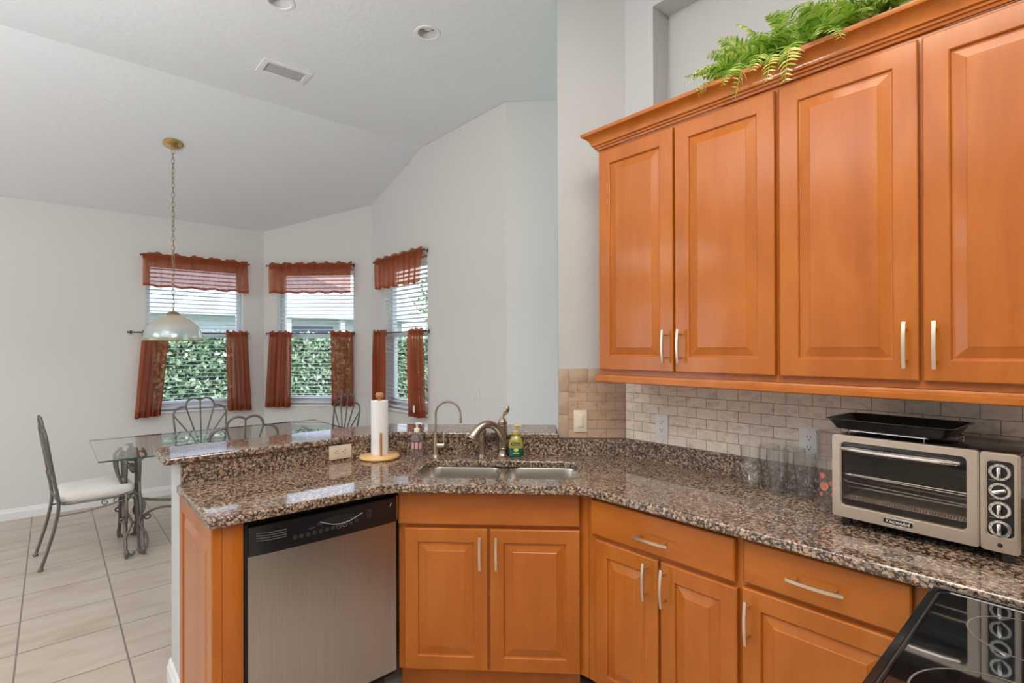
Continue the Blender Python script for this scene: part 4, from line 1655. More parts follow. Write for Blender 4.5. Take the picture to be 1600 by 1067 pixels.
# ------------------------------------------------------------ paper towels
PT = (1.258, 2.455)
ph = empty('paper_towel_holder', 'round pine paper towel holder standing on the counter by the outlet', 'paper towel holder', (*PT, 0.9155))
bm = bmesh.new()
lathe(bm, [(.092, 0), (.100, .004), (.101, .010), (.097, .018), (.088, .021), (.0, .021)], 44)
ob('base', bm, M['pine'], ph)
bm = bmesh.new()
lathe(bm, [(.009, .021), (.009, .305), (.0001, .306)], 16)
ob('centre_post', bm, M['bamboo'], ph)
bm = bmesh.new()
lathe(bm, [(.009, .303), (.017, .309), (.021, .318), (.019, .328), (.012, .335), (.0, .337)], 20)
ob('finial', bm, M['bamboo'], ph)
bm = bmesh.new()
# side arm in front of the roll
tube(bm, [(-.0205, -.054, .019), (-.0205, -.054, .132)], .0058, 12)
sphere(bm, (-.0205, -.054, .132), .0059, 12, 6)
ob('side_arm', bm, M['bamboo'], ph)
bm = bmesh.new()
lathe(bm, [(.018, .0), (.042, .0), (.043, .002), (.043, .270), (.042, .272), (.018, .272), (.018, .0)], 44, cap0=False, cap1=False)
tag(ob('paper_towel_roll', bm, M['paper'], None, (*PT, 0.9155 + .0215)), 'white paper towel roll standing on the pine holder', 'paper towel')

# ------------------------------------------------------------ drinking glasses
def tumbler(name, prof, label, xy, group):
    bm = bmesh.new()
    t = .0022
    outer_ = smooth_pts([(r, 0, z) for r, z in prof], 5)
    pr = [(p.x, p.z) for p in outer_]
    base_t = .012
    inner = [(max(.004, r - t), z) for r, z in pr if z > base_t]
    full = [(0.0, 0.0)] + pr + list(reversed(inner)) + [(0.0, base_t)]
    lathe(bm, full, 32, cap0=False, cap1=False)
    bmesh.ops.recalc_face_normals(bm, faces=bm.faces[:])
    o = ob(name, bm, M['glass'], None, (*xy, 0.9158))
    return tag(o, label, 'glass', group)
GG = 'drinking glasses beside the toaster oven'
bulb_ = [(.0290, 0), (.0300, .006), (.0300, .016), (.0395, .040), (.0425, .062), (.0405, .084), (.0355, .096), (.0350, .106), (.0365, .130), (.0385, .165)]
flare = [(.0290, 0), (.0305, .007), (.0285, .020), (.0280, .036), (.0310, .062), (.0355, .090), (.0385, .118), (.0390, .142), (.0380, .165)]
tumbler('drinking_glass', bulb_, 'round bellied drinking glass at the left end of the row', (2.104, 0.945), GG)
tumbler('drinking_glass', flare, 'clear flared glass, front middle of the row', (2.106, 0.842), GG)
tumbler('drinking_glass', flare, 'clear flared glass in front of the white outlet', (2.110, 0.745), GG)
tumbler('drinking_glass', flare, 'clear flared glass in the back row, left of the pair nearest the wall', (2.180, 0.902), GG)
tumbler('drinking_glass', flare, 'clear flared glass in the back row, right of the pair nearest the wall', (2.182, 0.808), GG)
tb = empty('plastic_tumbler', 'tall clear plastic tumbler with red dots against the toaster oven', 'tumbler', (2.055, 0.640, 0.9155))
bm = bmesh.new()
lathe(bm, [(.0, .001), (.034, .001), (.036, .006), (.042, .150), (.0445, .152), (.0445, .158), (.0395, .159)], 32, cap0=False, cap1=False)
cp_ = ob('cup', bm, M['cloudy'], tb)
bm = bmesh.new()
lathe(bm, [(.040, .160), (.041, .166), (.046, .258), (.047, .262), (.045, .262), (.0385, .166)], 32, cap0=False, cap1=False)
ob('upper_cup', bm, M['cloudy'], tb)
def dot(ang, z, r, mat, off=.0006):
    bm = bmesh.new()
    R0 = .0365 + (z - .006) / .144 * .006 + off
    ctr = None
    ring = []
    for k_ in range(18):
        a = 2 * pi * k_ / 18
        da = r * cos(a) / R0
        ring.append(bm.verts.new((R0 * cos(ang + da), R0 * sin(ang + da), z + r * sin(a))))
    bm.faces.new(ring)
    return ob('printed_dot', bm, mat, cp_, smooth=False)
for ang, z, r in ((2.75, .112, .010), (2.85, .076, .0125), (2.55, .046, .007), (3.55, .09, .011), (3.6, .05, .009)):
    if r > .012:
        dot(ang, z, r + .0024, M['yellow_ring'], .0004)
    dot(ang, z, r, M['red_dot'], .0009)

# ------------------------------------------------------------ toaster oven
tov = empty('toaster_oven', 'stainless toaster oven with four knobs on the right counter', 'toaster oven', (1.86, 0.577, 0.915), radians(-93.85))
W, H0, H1, DP = 0.433, 0.029, 0.285, 0.300
bm = bmesh.new()
# hollow black housing
box(bm, 0.004, W - .004, 0.020, DP, H1 - .012, H1 - .002, .004)
box(bm, 0.004, W - .004, 0.020, DP, H0, H0 + .010, .003)
box(bm, 0.004, 0.014, 0.020, DP, H0 + .010, H1 - .012)
box(bm, W - .014, W - .004, 0.020, DP, H0 + .010, H1 - .012)
box(bm, 0.345, 0.353, 0.020, DP - .01, H0 + .010, H1 - .012)
box(bm, 0.014, W - .014, DP - .010, DP, H0 + .010, H1 - .012)
ob('housing', bm, M['enamel'], tov)
bm = bmesh.new()
box(bm, 0.0145, 0.3445, 0.021, DP - .0105, H0 + .0105, H0 + .0125)
box(bm, 0.0145, 0.3445, 0.021, DP - .0105, H1 - .0145, H1 - .0125)
box(bm, 0.0145, 0.0160, 0.021, DP - .0105, H0 + .0125, H1 - .0145)
box(bm, 0.3430, 0.3445, 0.021, DP - .0105, H0 + .0125, H1 - .0145)
box(bm, 0.0160, 0.3430, DP - .0125, DP - .0105, H0 + .0125, H1 - .0145)
ob('oven_liner', bm, plain('oven_liner_metal', (0.30, 0.27, 0.24), .5, .3), tov)
def face_plate(x0, x1, z0, z1, r, hole, hr, y0, y1):
    bm = bmesh.new()
    prism(bm, rrect(x0, x1, z0, z1, r, 5), y0, y1, [rrect(*hole, hr, 5)])
    for v_ in bm.verts:
        a, b, c = v_.co
        v_.co = (a, c, b)
    bmesh.ops.recalc_face_normals(bm, faces=bm.faces[:])
    es = [e_ for e_ in bm.edges if len(e_.link_faces) == 2 and e_.calc_face_angle(0) > radians(60) and abs(e_.verts[0].co.y - y0) < 1e-5 and abs(e_.verts[1].co.y - y0) < 1e-5]
    bmesh.ops.bevel(bm, geom=es, offset=.003, segments=2, affect='EDGES')
    return bm
dr = ob('door', face_plate(0.0, 0.3545, H0, H1, .008, (.026, .329, .067, .264), .012, 0.0, .018), M['steel_oven'], tov)
bm = bmesh.new()
box(bm, .022, .333, .0125, .0155, .063, .268)
ob('door_glass', bm, M['oven_glass'], dr, smooth=False)
bm = bmesh.new()
box(bm, .0275, .3275, .006, .0120, .226, .2625, .003)
ob('handle_backing', bm, M['black'], dr)
bm = bmesh.new()
n = 18
pts = [(.034 + .286 * i / n, -0.020 - .012 * sin(pi * i / n), .247) for i in range(n + 1)]
tube(bm, pts, lambda t: .0085 * (0.55 + .45 * min(1, 10 * t, 10 * (1 - t))), 14, flat=.8)
for x_ in (.042, .312):
    tube(bm, [(x_, -.024, .247), (x_, .006, .247)], .005, 10)
ob('handle', bm, M['chrome'], dr)
bm = bmesh.new()
prism(bm, rrect(.138, .213, .0385, .0575, .004, 4), -.0022, .0)
for v_ in bm.verts:
    a, b, c = v_.co
    v_.co = (a, c, b)
bmesh.ops.recalc_face_normals(bm, faces=bm.faces[:])
bd = ob('badge', bm, M['chrome'], dr)
bm = bmesh.new()
prism(bm, rrect(.1405, .2105, .0410, .0550, .0025, 4), -.0030, -.0022)
for v_ in bm.verts:
    a, b, c = v_.co
    v_.co = (a, c, b)
bmesh.ops.recalc_face_normals(bm, faces=bm.faces[:])
ob('badge_field', bm, M['black'], bd)
text_mesh('lettering', 'KitchenAid', .0130, M['label_white'], bd, (.1755, -.0034, .0482), (radians(90), 0, 0))
# control panel
cpn = ob('control_panel', face_plate(.3565, W, H0, H1, .008, (.370, .422, .070, .264), .010, 0.0, .018), M['steel_oven'], tov)
bm = bmesh.new()
prism(bm, rrect(.3685, .4235, .0685, .2655, .010, 5), .004, .016)
for v_ in bm.verts:
    a, b, c = v_.co
    v_.co = (a, c, b)
bmesh.ops.recalc_face_normals(bm, faces=bm.faces[:])
ob('knob_field', bm, M['black'], cpn)
for z_ in (.236, .1875, .139, .0905):
    kb = empty('knob', None, None, (.3955, .004, z_))
    kb.parent = cpn
    bm = bmesh.new()
    lathe(bm, [(.0225, 0), (.0225, .004), (.0210, .0065), (.0155, .0065), (.0150, .004)], 32, cap0=False, cap1=False)
    bmesh.ops.rotate(bm, matrix=Matrix.Rotation(radians(90), 3, 'X'), verts=bm.verts)
    ob('dial_ring', bm, M['chrome'], kb)
    bm = bmesh.new()
    lathe(bm, [(.0150, 0), (.0150, .006), (.0140, .0075), (.0, .0075)], 28)
    bmesh.ops.rotate(bm, matrix=Matrix.Rotation(radians(90), 3, 'X'), verts=bm.verts)
    ob('knob_cap', bm, M['black_gloss'], kb)
    bm = bmesh.new()
    tilt = 0.0 if abs(z_ - .1875) > .001 else 1.25
    box(bm, -.0045, .0045, -.0200, -.0070, -.0145, .0145, .003)
    bmesh.ops.rotate(bm, matrix=Matrix.Rotation(tilt, 3, 'Y'), verts=bm.verts)
    ob('grip', bm, M['chrome'], kb)
    bm = bmesh.new()
    for q in range(8):
        a = pi * (.3 + q * .2)
        c = (.019 * cos(a), -.0068, .019 * sin(a))
        box(bm, c[0] - .0011, c[0] + .0011, c[1], c[1] + .0006, c[2] - .0011, c[2] + .0011)
    ob('dial_marks', bm, M['black'], kb)
    bm = bmesh.new()
    tube(bm, [(.374, .0035, z_ + .0255), (.386, .0035, z_ + .0255)], .0007, 5)
    ob('printed_mark', bm, M['mark'], cpn)
bm = bmesh.new()
lathe(bm, [(.0055, 0), (.0055, .002), (.003, .0024), (.0, .0016)], 16)
for v_ in bm.verts:
    a, b, c = v_.co
    v_.co = (.3955 + a, -c, .048 + b)
bmesh.ops.recalc_face_normals(bm, faces=bm.faces[:])
ob('indicator_lamp', bm, M['enamel'], cpn)
# interior: rack, crumb tray, heating rods
bm = bmesh.new()
for zz, yy in ((.160, .030), (.160, .24)):
    tube(bm, [(.018, yy, zz), (.342, yy, zz)], .0022, 8)
for i in range(26):
    x_ = .024 + i * .0122
    tube(bm, [(x_, .030, .160), (x_, .24, .160)], .0011, 5)
tube(bm, smooth_pts([(.018, .026, .168), (.030, .024, .160), (.05, .024, .158)], 3) + [(.342, .024, .155)], .0022, 8)
tube(bm, smooth_pts([(.018, .026, .150), (.030, .024, .139), (.05, .024, .136)], 3) + [(.342, .024, .130)], .0022, 8)
ob('oven_rack', bm, M['chrome'], tov)
bm = bmesh.new()
box(bm, .020, .340, .030, .27, .0815, .0840)
for i in range(44):
    x_ = .030 + i * .0069
    for j in range(3):
        box(bm, x_, x_ + .0034, .030 + j * .008, .034 + j * .008, .0841, .0925)
ob('crumb_tray', bm, plain('tray_metal', (0.62, 0.58, 0.52), .45), tov)
bm = bmesh.new()
for yy in (.09, .19):
    tube(bm, [(.016, yy, .108), (.342, yy, .108)], .004, 8)
    tube(bm, [(.016, yy, .235), (.342, yy, .235)], .004, 8)
ob('heating_element', bm, M['steel'], tov)
for x_ in (.03, W - .03):
    for y_ in (.035, DP - .03):
        bm = bmesh.new()
        lathe(bm, [(.013, .0008), (.015, .004), (.014, H0)], 18, (x_, y_, 0))
        ob('foot', bm, M['black'], tov)

# wire rack and baking pan on the oven (oven frame)
OV = Matrix.Translation((1.86, 0.577, 0.915)) @ Matrix.Rotation(radians(-93.85), 4, 'Z')
wr = bmesh.new()
zt = H1 - .002
for (a, b) in (((.030, .040), (.230, .040)), ((.030, .200), (.285, .200))):
    pass
def wire(pts, r=.0018):
    tube(wr, pts, r, 8)
loop = [(.030, .045), (.235, .045), (.285, .120), (.285, .215), (.030, .215)]
tube(wr, [(x_, y_, zt + .0120) for x_, y_ in round_poly(loop, .008, 3)], .0018, 8, closed=True)
for i in range(9):
    x_ = .050 + i * .022
    wire([(x_, .046, zt + .0140), (x_, .214, zt + .0140)], .0012)
for x_, y_ in ((.034, .048), (.225, .047), (.280, .212), (.034, .212)):
    wire([(x_, y_, zt + .0120), (x_, y_, zt + .0012)])
tag(ob('wire_rack', wr, M['chrome'], M4=OV), 'chrome wire rack lying on the toaster oven under the black pan', 'rack')
pn = bmesh.new()
zb = zt + .0160
prof = [(.028, zb + .0), (.026, zb + .001), (.010, zb + .026), (.004, zb + .031), (.000, zb + .0315), (.0, zb + .0330), (.0055, zb + .0328), (.013, zb + .026), (.029, zb + .0035)]
loops = []
for ins, z_ in prof:
    loops.append([pn.verts.new((x_, y_, z_)) for x_, y_ in rrect(-.030 + ins, .302 - ins, .012 + ins, .248 - ins, max(.006, .026 - ins * .5), 5)])
for a, b in zip(loops, loops[1:]):
    for i in range(len(a)):
        j = (i + 1) % len(a)
        pn.faces.new((a[i], a[j], b[j], b[i]))
pn.faces.new(list(reversed(loops[0])))
pn.faces.new(loops[-1])
bmesh.ops.recalc_face_normals(pn, faces=pn.faces[:])
tag(ob('baking_pan', pn, M['pan'], M4=OV), 'black rectangular baking pan resting on top of the toaster oven', 'baking pan')

# ------------------------------------------------------------ range (faces +Y, its side against the right counter)
rg = empty('kitchen_range', 'black glass-top electric range in the lower right corner', 'range', (0, 0, 0))
RX0, RX1, RY0, RY1, RZ = 0.838, 1.5985, -0.40, 0.280, 0.903
bm = bmesh.new()
box(bm, RX0 + .01, RX1 - .008, RY0 + .02, RY1 - .035, 0.02, RZ - .032, .004)
ob('range_body', bm, M['enamel'], rg)
bm = bmesh.new()
prism(bm, rrect(RX0, RX1, RY0, RY1, .028, 6), RZ - .030, RZ, [rrect(RX0 + .030, RX1 - .022, RY0 + .05, RY1 - .022, .022, 6)])
es = [e_ for e_ in bm.edges if len(e_.link_faces) == 2 and e_.calc_face_angle(0) > radians(60) and abs(e_.verts[0].co.z - RZ) < 1e-5 and abs(e_.verts[1].co.z - RZ) < 1e-5]
bmesh.ops.bevel(bm, geom=es, offset=.006, segments=3, affect='EDGES')
ob('cooktop_frame', bm, M['enamel'], rg)
bm = bmesh.new()
prism(bm, rrect(RX0 + .0325, RX1 - .0245, RY0 + .0525, RY1 - .0245, .02, 6), RZ - .012, RZ - .0035)
gt = ob('cooktop_glass', bm, M['black_gloss'], rg, ang=30)
M['ring'] = plain('burner_ring_print', (0.15, 0.135, 0.12), .25)
for (cx, cy2, rr_) in ((1.115, 0.105, .122), (1.435, 0.095, .098), (1.09, -.20, .09), (1.42, -.20, .115)):
    bm = bmesh.new()
    for q, wdt in ((rr_, .0017), (rr_ * .62, .0010))[:2 if cx < 1.2 else 1]:
        n = 64
        a = [bm.verts.new((cx + (q - wdt) * cos(2 * pi * k_ / n), cy2 + (q - wdt) * sin(2 * pi * k_ / n), RZ - .0032)) for k_ in range(n)]
        b = [bm.verts.new((cx + (q + wdt) * cos(2 * pi * k_ / n), cy2 + (q + wdt) * sin(2 * pi * k_ / n), RZ - .0032)) for k_ in range(n)]
        for k_ in range(n):
            bm.faces.new((a[k_], b[k_], b[(k_ + 1) % n], a[(k_ + 1) % n]))
    ob('burner_ring', bm, M['ring'], gt, smooth=False)
bm = bmesh.new()
box(bm, RX0 + .015, RX1 - .013, RY1 - .034, RY1 - .012, 0.20, RZ - .06, .006)
ob('oven_door', bm, M['black_gloss'], rg)
bm = bmesh.new()
tube(bm, [(RX0 + .06, RY1 + .022, .80), (RX1 - .06, RY1 + .022, .80)], .010, 12)
for x_ in (RX0 + .09, RX1 - .09):
    tube(bm, [(x_, RY1 + .022, .80), (x_, RY1 - .014, .80)], .007, 10)
ob('oven_handle', bm, M['enamel'], rg)

# ------------------------------------------------------------ fern on the cabinets
fr = empty('fern_plant', 'green artificial fern spilling over the crown of the wall cabinets', 'plant', (2.04, 0.66, 2.3935))
bm = bmesh.new()
box(bm, -.06, .06, -.34, .34, 0, 0.075, .01)
ob('planter', bm, M['hedge_core'], fr)
def frond(p0, p1, p2, leaf, rnd_, n=22):
    """pinnate frond along a quadratic curve (local to the plant)"""
    bm = bmesh.new()
    P0, P1, P2 = Vector(p0), Vector(p1), Vector(p2)
    pts = [P0 * (1 - t) ** 2 + P1 * 2 * t * (1 - t) + P2 * t * t for t in [i / 12 for i in range(13)]]
    tube(bm, pts, lambda t: .0022 * (1 - .7 * t), 5)
    up = Vector((rnd_.gauss(0, .4), rnd_.gauss(0, .4), 1)).normalized()
    for i in range(2, n + 1):
        t = i / n
        c = P0 * (1 - t) ** 2 + P1 * 2 * t * (1 - t) + P2 * t * t
        tg_ = ((P1 - P0) * (1 - t) + (P2 - P1) * t).normalized()
        side = tg_.cross(up)
        if side.length < .05:
            side = tg_.orthogonal()
        side.normalize()
        nr = side.cross(tg_)
        L = leaf * (1.05 - .75 * abs(t - .38) / .62) * rnd_.uniform(.85, 1.1)
        for sg in (-1, 1):
            d = (side * sg + tg_ * .45 - nr * .22 + Vector((rnd_.gauss(0, .1), rnd_.gauss(0, .1), rnd_.gauss(0, .1)))).normalized()
            w = tg_ * L * .125
            b_ = c + d * .001
            m1 = c + d * L * .35 + nr * L * .10
            m2 = c + d * L * .72 + nr * L * .03
            tp = c + d * L - nr * L * .10
            v = [bm.verts.new(x) for x in (b_ - w * .5, b_ + w * .5, m1 + w, m2 + w * .8, tp, m2 - w * .8, m1 - w)]
            bm.faces.new((v[0], v[1], v[2], v[6]))
            bm.faces.new((v[6], v[2], v[3], v[5]))
            bm.faces.new((v[5], v[3], v[4]))
    return ob('frond', bm, M['fern'], fr, smooth=False)
rnd = random.Random(21)
# world tips -> local; hanging fronds first
def hang(root, tip, lift, leaf=.042):
    o_ = Vector((2.04, 0.66, 2.3935))
    r0, t0 = Vector(root) - o_, Vector(tip) - o_
    mid = (r0 + t0) / 2 + Vector((0, 0, lift))
    frond(r0, mid, t0, leaf, rnd)
for root, tip, lift, lf in (((1.98, .93, 2.47), (1.825, 1.005, 2.425), .09, .034), ((1.97, .86, 2.47), (1.805, .858, 2.355), .17, .050),
                        ((1.97, .78, 2.47), (1.805, .748, 2.375), .16, .055), ((1.96, .71, 2.47), (1.800, .690, 2.350), .18, .060),
                        ((1.97, .62, 2.47), (1.805, .530, 2.420), .10, .050), ((1.97, .66, 2.47), (1.81, .60, 2.455), .09, .050),
                        ((1.98, .90, 2.47), (1.81, .905, 2.42), .12, .046), ((1.98, .80, 2.47), (1.81, .80, 2.43), .13, .050),
                        ((2.0, .92, 2.48), (1.86, .99, 2.53), .06, .030), ((2.0, .88, 2.5), (1.90, 1.01, 2.60), .07, .045),
                        ((2.0, .86, 2.5), (1.90, .96, 2.64), .05, .050), ((2.0, .80, 2.5), (1.88, .88, 2.65), .07, .050),
                        ((2.02, .95, 2.47), (1.85, 1.03, 2.46), .09, .040), ((2.0, .55, 2.47), (1.82, .46, 2.475), .10, .045),
                        ((2.0, .74, 2.5), (1.86, .76, 2.62), .10, .050), ((2.0, .66, 2.5), (1.85, .63, 2.58), .09, .050)):
    hang(root, tip, lift, lf * 1.2)
for i in range(56):
    y = rnd.uniform(.30, .95)
    root = (2.0 + rnd.uniform(-.05, .04), y, 2.46 + rnd.uniform(0, .02))
    a = rnd.uniform(-1.3, 1.3)
    L = rnd.uniform(.15, .28)
    tip = (root[0] - L * cos(a) * .68, y + L * sin(a) * .85, 2.475 + rnd.uniform(.0, .13))
    hang(root, tip, rnd.uniform(.05, .13), rnd.uniform(.040, .055))
for i in range(10):
    y = rnd.uniform(.25, .80)
    root = (2.04, y, 2.47)
    tip = (2.02 + rnd.uniform(-.08, .08), y + rnd.uniform(-.18, .18), 2.60 + rnd.uniform(0, .10))
    hang(root, tip, .08, .05)

# ------------------------------------------------------------ ceiling fittings
for (x_, y_), lab in zip(CANS, ('recessed ceiling light at the top edge, left of the pair', 'recessed ceiling light right of the air vent')):
    g = empty('recessed_light', lab, 'ceiling light', (x_, y_, 3.41), 0, 'recessed ceiling lights')
    bm = bmesh.new()
    lathe(bm, [(.0585, .004), (.0585, -.0015), (.062, -.005), (.078, -.004), (.080, -.0008), (.080, -.0002)], 40, cap0=False, cap1=False)
    ob('trim_ring', bm, M['white_pl'], g)
    bm = bmesh.new()
    lathe(bm, [(.0580, -.001), (.052, .05), (.045, .085), (.0, .088)], 40, cap0=False)
    ob('reflector', bm, M['can'], g)
    bm = bmesh.new()
    lathe(bm, [(.0, .022), (.022, .026), (.036, .036), (.038, .046), (.030, .060), (.018, .084)], 28, cap0=False, cap1=False)
    ob('bulb', bm, M['bulb'], g)
g = empty('air_vent', 'white rectangular air vent in the ceiling', 'air vent', (1.222, 3.785, 3.41))
bm = bmesh.new()
prism(bm, rect(-.160, .160, -.100, .100), -.008, -.0005, [rect(-.125, .125, -.070, .070)])
ob('vent_frame', bm, M['white_pl'], g)
bm = bmesh.new()
for i in range(8):
    y_ = -.066 + i * .0175
    vs = [bm.verts.new(p) for p in ((-.1245, y_, -.009), (.1245, y_, -.009), (.1245, y_ + .014, -.002), (-.1245, y_ + .014, -.002),
                                    (-.1245, y_, -.0075), (.1245, y_, -.0075), (.1245, y_ + .014, -.0006), (-.1245, y_ + .014, -.0006))]
    for f in ((0, 1, 2, 3), (7, 6, 5, 4), (0, 4, 5, 1), (1, 5, 6, 2), (2, 6, 7, 3), (3, 7, 4, 0)):
        bm.faces.new([vs[q] for q in f])
bmesh.ops.recalc_face_normals(bm, faces=bm.faces[:])
ob('louvres', bm, M['white_pl'], g, smooth=False)
bm = bmesh.new()
box(bm, -.124, .124, -.069, .069, -.0005, -.0002)
ob('vent_backing', bm, plain('vent_backing_grey', (.75, .75, .75), .8), g)  # plain light grey sheet behind the louvres
bm = bmesh.new()
box(bm, .132, .137, -.012, .012, -.016, -.008, .001)
ob('vent_lever', bm, M['can'], g)

# pendant lamp over the table
PX, PY = 0.755, 5.09
ZCAN = zc(PY)
pd = empty('pendant_lamp', 'pendant lamp with a pearl glass dome shade hanging over the table', 'pendant lamp', (PX, PY, 1.545))
bm = bmesh.new()
lathe(bm, [(.074, 0), (.073, -.010), (.060, -.020), (.030, -.028), (.010, -.034), (.008, -.05)], 36, cap1=True)
bmesh.ops.rotate(bm, matrix=Matrix.Rotation(-math.atan(SL), 3, 'X'), verts=bm.verts)
ob('canopy', bm, M['brass'], pd, (0, 0, ZCAN - 1.545 - .0005))
ch = bmesh.new()
z_hi, z_lo = ZCAN - 1.545 - .045, .262
nl = 33
pitch = (z_hi - z_lo) / nl
for i in range(nl):
    zc_ = z_lo + (i + .5) * pitch
    a = pi / 4 + (i % 2) * pi / 2 + i * .17
    hw, hh = .0105, pitch * .5 + .004
    loop = []
    for k_ in range(16):
        t = 2 * pi * k_ / 16
        ex = hw * cos(t)
        ez = hh * sin(t)
        loop.append((ex * cos(a), ex * sin(a), zc_ + ez))
    tube(ch, loop, .0022, 6, closed=True)
ob('chain', ch, M['chain'], pd)
bm = bmesh.new()
tube(bm, [(.004 * sin(i * .9), .004 * cos(i * .9), z_lo + (z_hi - z_lo) * i / 40) for i in range(41)], .0017, 6)
ob('cord', bm, M['chain'], pd)
bm = bmesh.new()
seg = 72
prof = [(.213, .004), (.210, .030), (.201, .070), (.182, .115), (.153, .150), (.113, .181), (.076, .200), (.044, .210)]
sm_ = smooth_pts([(r, 0, z) for r, z in prof], 4)
pr = [(p.x, p.z) for p in sm_]
lathe(bm, pr, seg, cap0=False, cap1=False)
for v_ in bm.verts:
    a = atan2(v_.co.y, v_.co.x)
    k_ = 1 + .006 * cos(a * 36)
    v_.co.x *= k_
    v_.co.y *= k_
ob('lamp_shade', bm, M['shade'], pd, ang=60)
bm = bmesh.new()
lathe(bm, [(.2150, .000), (.2170, .004), (.2165, .018), (.2135, .021), (.2120, .018), (.2110, .001)], 64, cap0=False, cap1=False)
ob('shade_rim', bm, plain('grey_brass_rim', (.42, .40, .27), .3, .7), pd)
bm = bmesh.new()
lathe(bm, [(.050, .2065), (.050, .214), (.044, .224), (.036, .232), (.026, .236), (.009, .238), (.006, .262)], 28)
ob('shade_cap', bm, M['chain'], pd)
bm = bmesh.new()
lathe(bm, [(.0, .060), (.024, .068), (.031, .090), (.026, .115), (.014, .14), (.014, .205)], 20, cap0=False)
ob('bulb', bm, M['bulb'], pd)
lamp('pendant_bulb_light', 'POINT', (PX, PY, 1.66), 3.0, (1.0, 0.93, 0.84), 0.03)

# ------------------------------------------------------------ dining table
TX0, TX1, TY0, TY1, TZ = 0.225, 2.02, 4.300, 5.370, 0.750
tb = empty('dining_table', 'glass-top dining table on a scrolled wrought iron base', 'dining table', ((TX0 + TX1) / 2, (TY0 + TY1) / 2, 0))
cx, cy2 = (TX0 + TX1) / 2, (TY0 + TY1) / 2
bm = bmesh.new()
prism(bm, rrect(TX0 - cx, TX1 - cx, TY0 - cy2, TY1 - cy2, .02, 4), TZ - .011, TZ)
top = ob('tabletop', bm, M['table_glass'], tb, smooth=False)
bm = bmesh.new()
o_ = rrect(TX0 - cx - .0006, TX1 - cx + .0006, TY0 - cy2 - .0006, TY1 - cy2 + .0006, .02, 4)
i_ = rrect(TX0 - cx + .0012, TX1 - cx - .0012, TY0 - cy2 + .0012, TY1 - cy2 - .0012, .019, 4)
prism(bm, o_, TZ - .0105, TZ - .001, [i_])
ob('bevelled_edge', bm, M['glass_edge'], top, smooth=False)
def scroll(c, r0, turns, start, sgn, n=14):
    """flat spiral points in a local 2D plane"""
    out = []
    for i in range(n + 1):
        t = i / n
        a = start + sgn * turns * 2 * pi * t
        r = r0 * (1 - .72 * t)
        out.append((c[0] + r * cos(a), c[1] + r * sin(a)))
    return out
def leg2d(side, k=0):
    """S scroll upright in the (y, z) plane; side = +-1"""
    pts = [(.060, .64), (.090, .675), (.125, .655), (.128, .59), (.100, .52), (.085, .44), (.105, .35), (.150, .25), (.195, .15), (.232, .07), (.255, .026)]
    tail = [(.280, .014), (.303, .026), (.306, .050), (.290, .060), (.277, .048)]
    return [(side * y, z) for y, z in pts + tail]
def inner2d(side):
    pts = [(.035, .70), (.055, .60), (.090, .50), (.150, .40), (.185, .31), (.165, .23), (.120, .205), (.100, .24), (.120, .27)]
    return [(side * y, z) for y, z in pts]
for px in (0.455, 1.790):
    for sd in (-1, 1):
        bm = bmesh.new()
        for q, dx in enumerate((-.050, .032)):
            pts = leg2d(sd)
            tube(bm, smooth_pts([(px - cx + dx * (1.0 if z > .35 else 1.25), y * (1 - .06 * q), z) for y, z in pts], 5), .0115, 10)
            tube(bm, smooth_pts([(px - cx + dx, y, z) for y, z in inner2d(sd)], 5), .0085, 8)
        # loops and scrolls across the pair (x, z plane) at the foot
        for sx in (-1, 1):
            lp = [(.0, .42), (.035, .37), (.045, .31), (.020, .265), (.012, .21), (.045, .14), (.055, .07), (.035, .022), (.012, .014), (.000, .03)]
            tube(bm, smooth_pts([(px - cx + sx * (x_ + .012), sd * (.12 + (.42 - z_) * .30), z_) for x_, z_ in lp], 5), .0085, 8)
            sc2 = scroll((px - cx + sx * .075, .25), .026, 1.25, pi * .5, sx)
            tube(bm, smooth_pts([(x_, sd * .175, z_) for x_, z_ in sc2], 3), .0065, 7)
        sphere(bm, (px - cx, sd * .06, .585), .024, 12, 8, (1, 1, 1.25))
        ob('leg', bm, M['iron'], tb)
    bm = bmesh.new()
    tube(bm, [(px - cx, -.20, .728), (px - cx, .20, .728)], .011, 10)
    for y in (-.20, .20):
        lathe(bm, [(.022, .728), (.022, .7385)], 14, (px - cx, y, 0))
    lathe(bm, [(.03, .64), (.036, .66), (.036, .72), (.03, .735)], 16, (px - cx, 0, 0))
    for sy in (-1, 1):
        tube(bm, smooth_pts([(px - cx - .055, sy * .10, .73), (px - cx - .095, sy * .10, .69), (px - cx - .10, sy * .10, .62), (px - cx - .085, sy * .10, .54), (px - cx - .06, sy * .10, .47)], 5), .0105, 9)
    # outward brackets carrying the glass
    for sx in (-1, 1):
        tube(bm, smooth_pts([(px - cx + sx * .02, 0, .62), (px - cx + sx * .08, 0, .66), (px - cx + sx * .075, 0, .70), (px - cx + sx * .06, 0, .725)], 5), .008, 8)
        tube(bm, smooth_pts([(px - cx + sx * x_, 0, z_) for x_, z_ in ((.03, .71), (.06, .70), (.085, .68), (.08, .655), (.06, .66))], 4), .006, 7)
    ob('top_support', bm, M['iron'], tb)
bm = bmesh.new()
tube(bm, smooth_pts([(0.455 - cx, 0, .36), (0.7 - cx, 0, .30), (0, 0, .27), (1.55 - cx, 0, .30), (1.79 - cx, 0, .36)], 6), .010, 9)
ob('stretcher', bm, M['iron'], tb)
bm = bmesh.new()
tube(bm, smooth_pts([(0.455 - cx, 0, .17), (0.60 - cx, 0, .25), (0.8 - cx, 0, .235), (0, 0, .20), (1.45 - cx, 0, .235), (1.65 - cx, 0, .25), (1.79 - cx, 0, .17)], 6), .009, 9)
ob('stretcher', bm, M['iron'], tb)

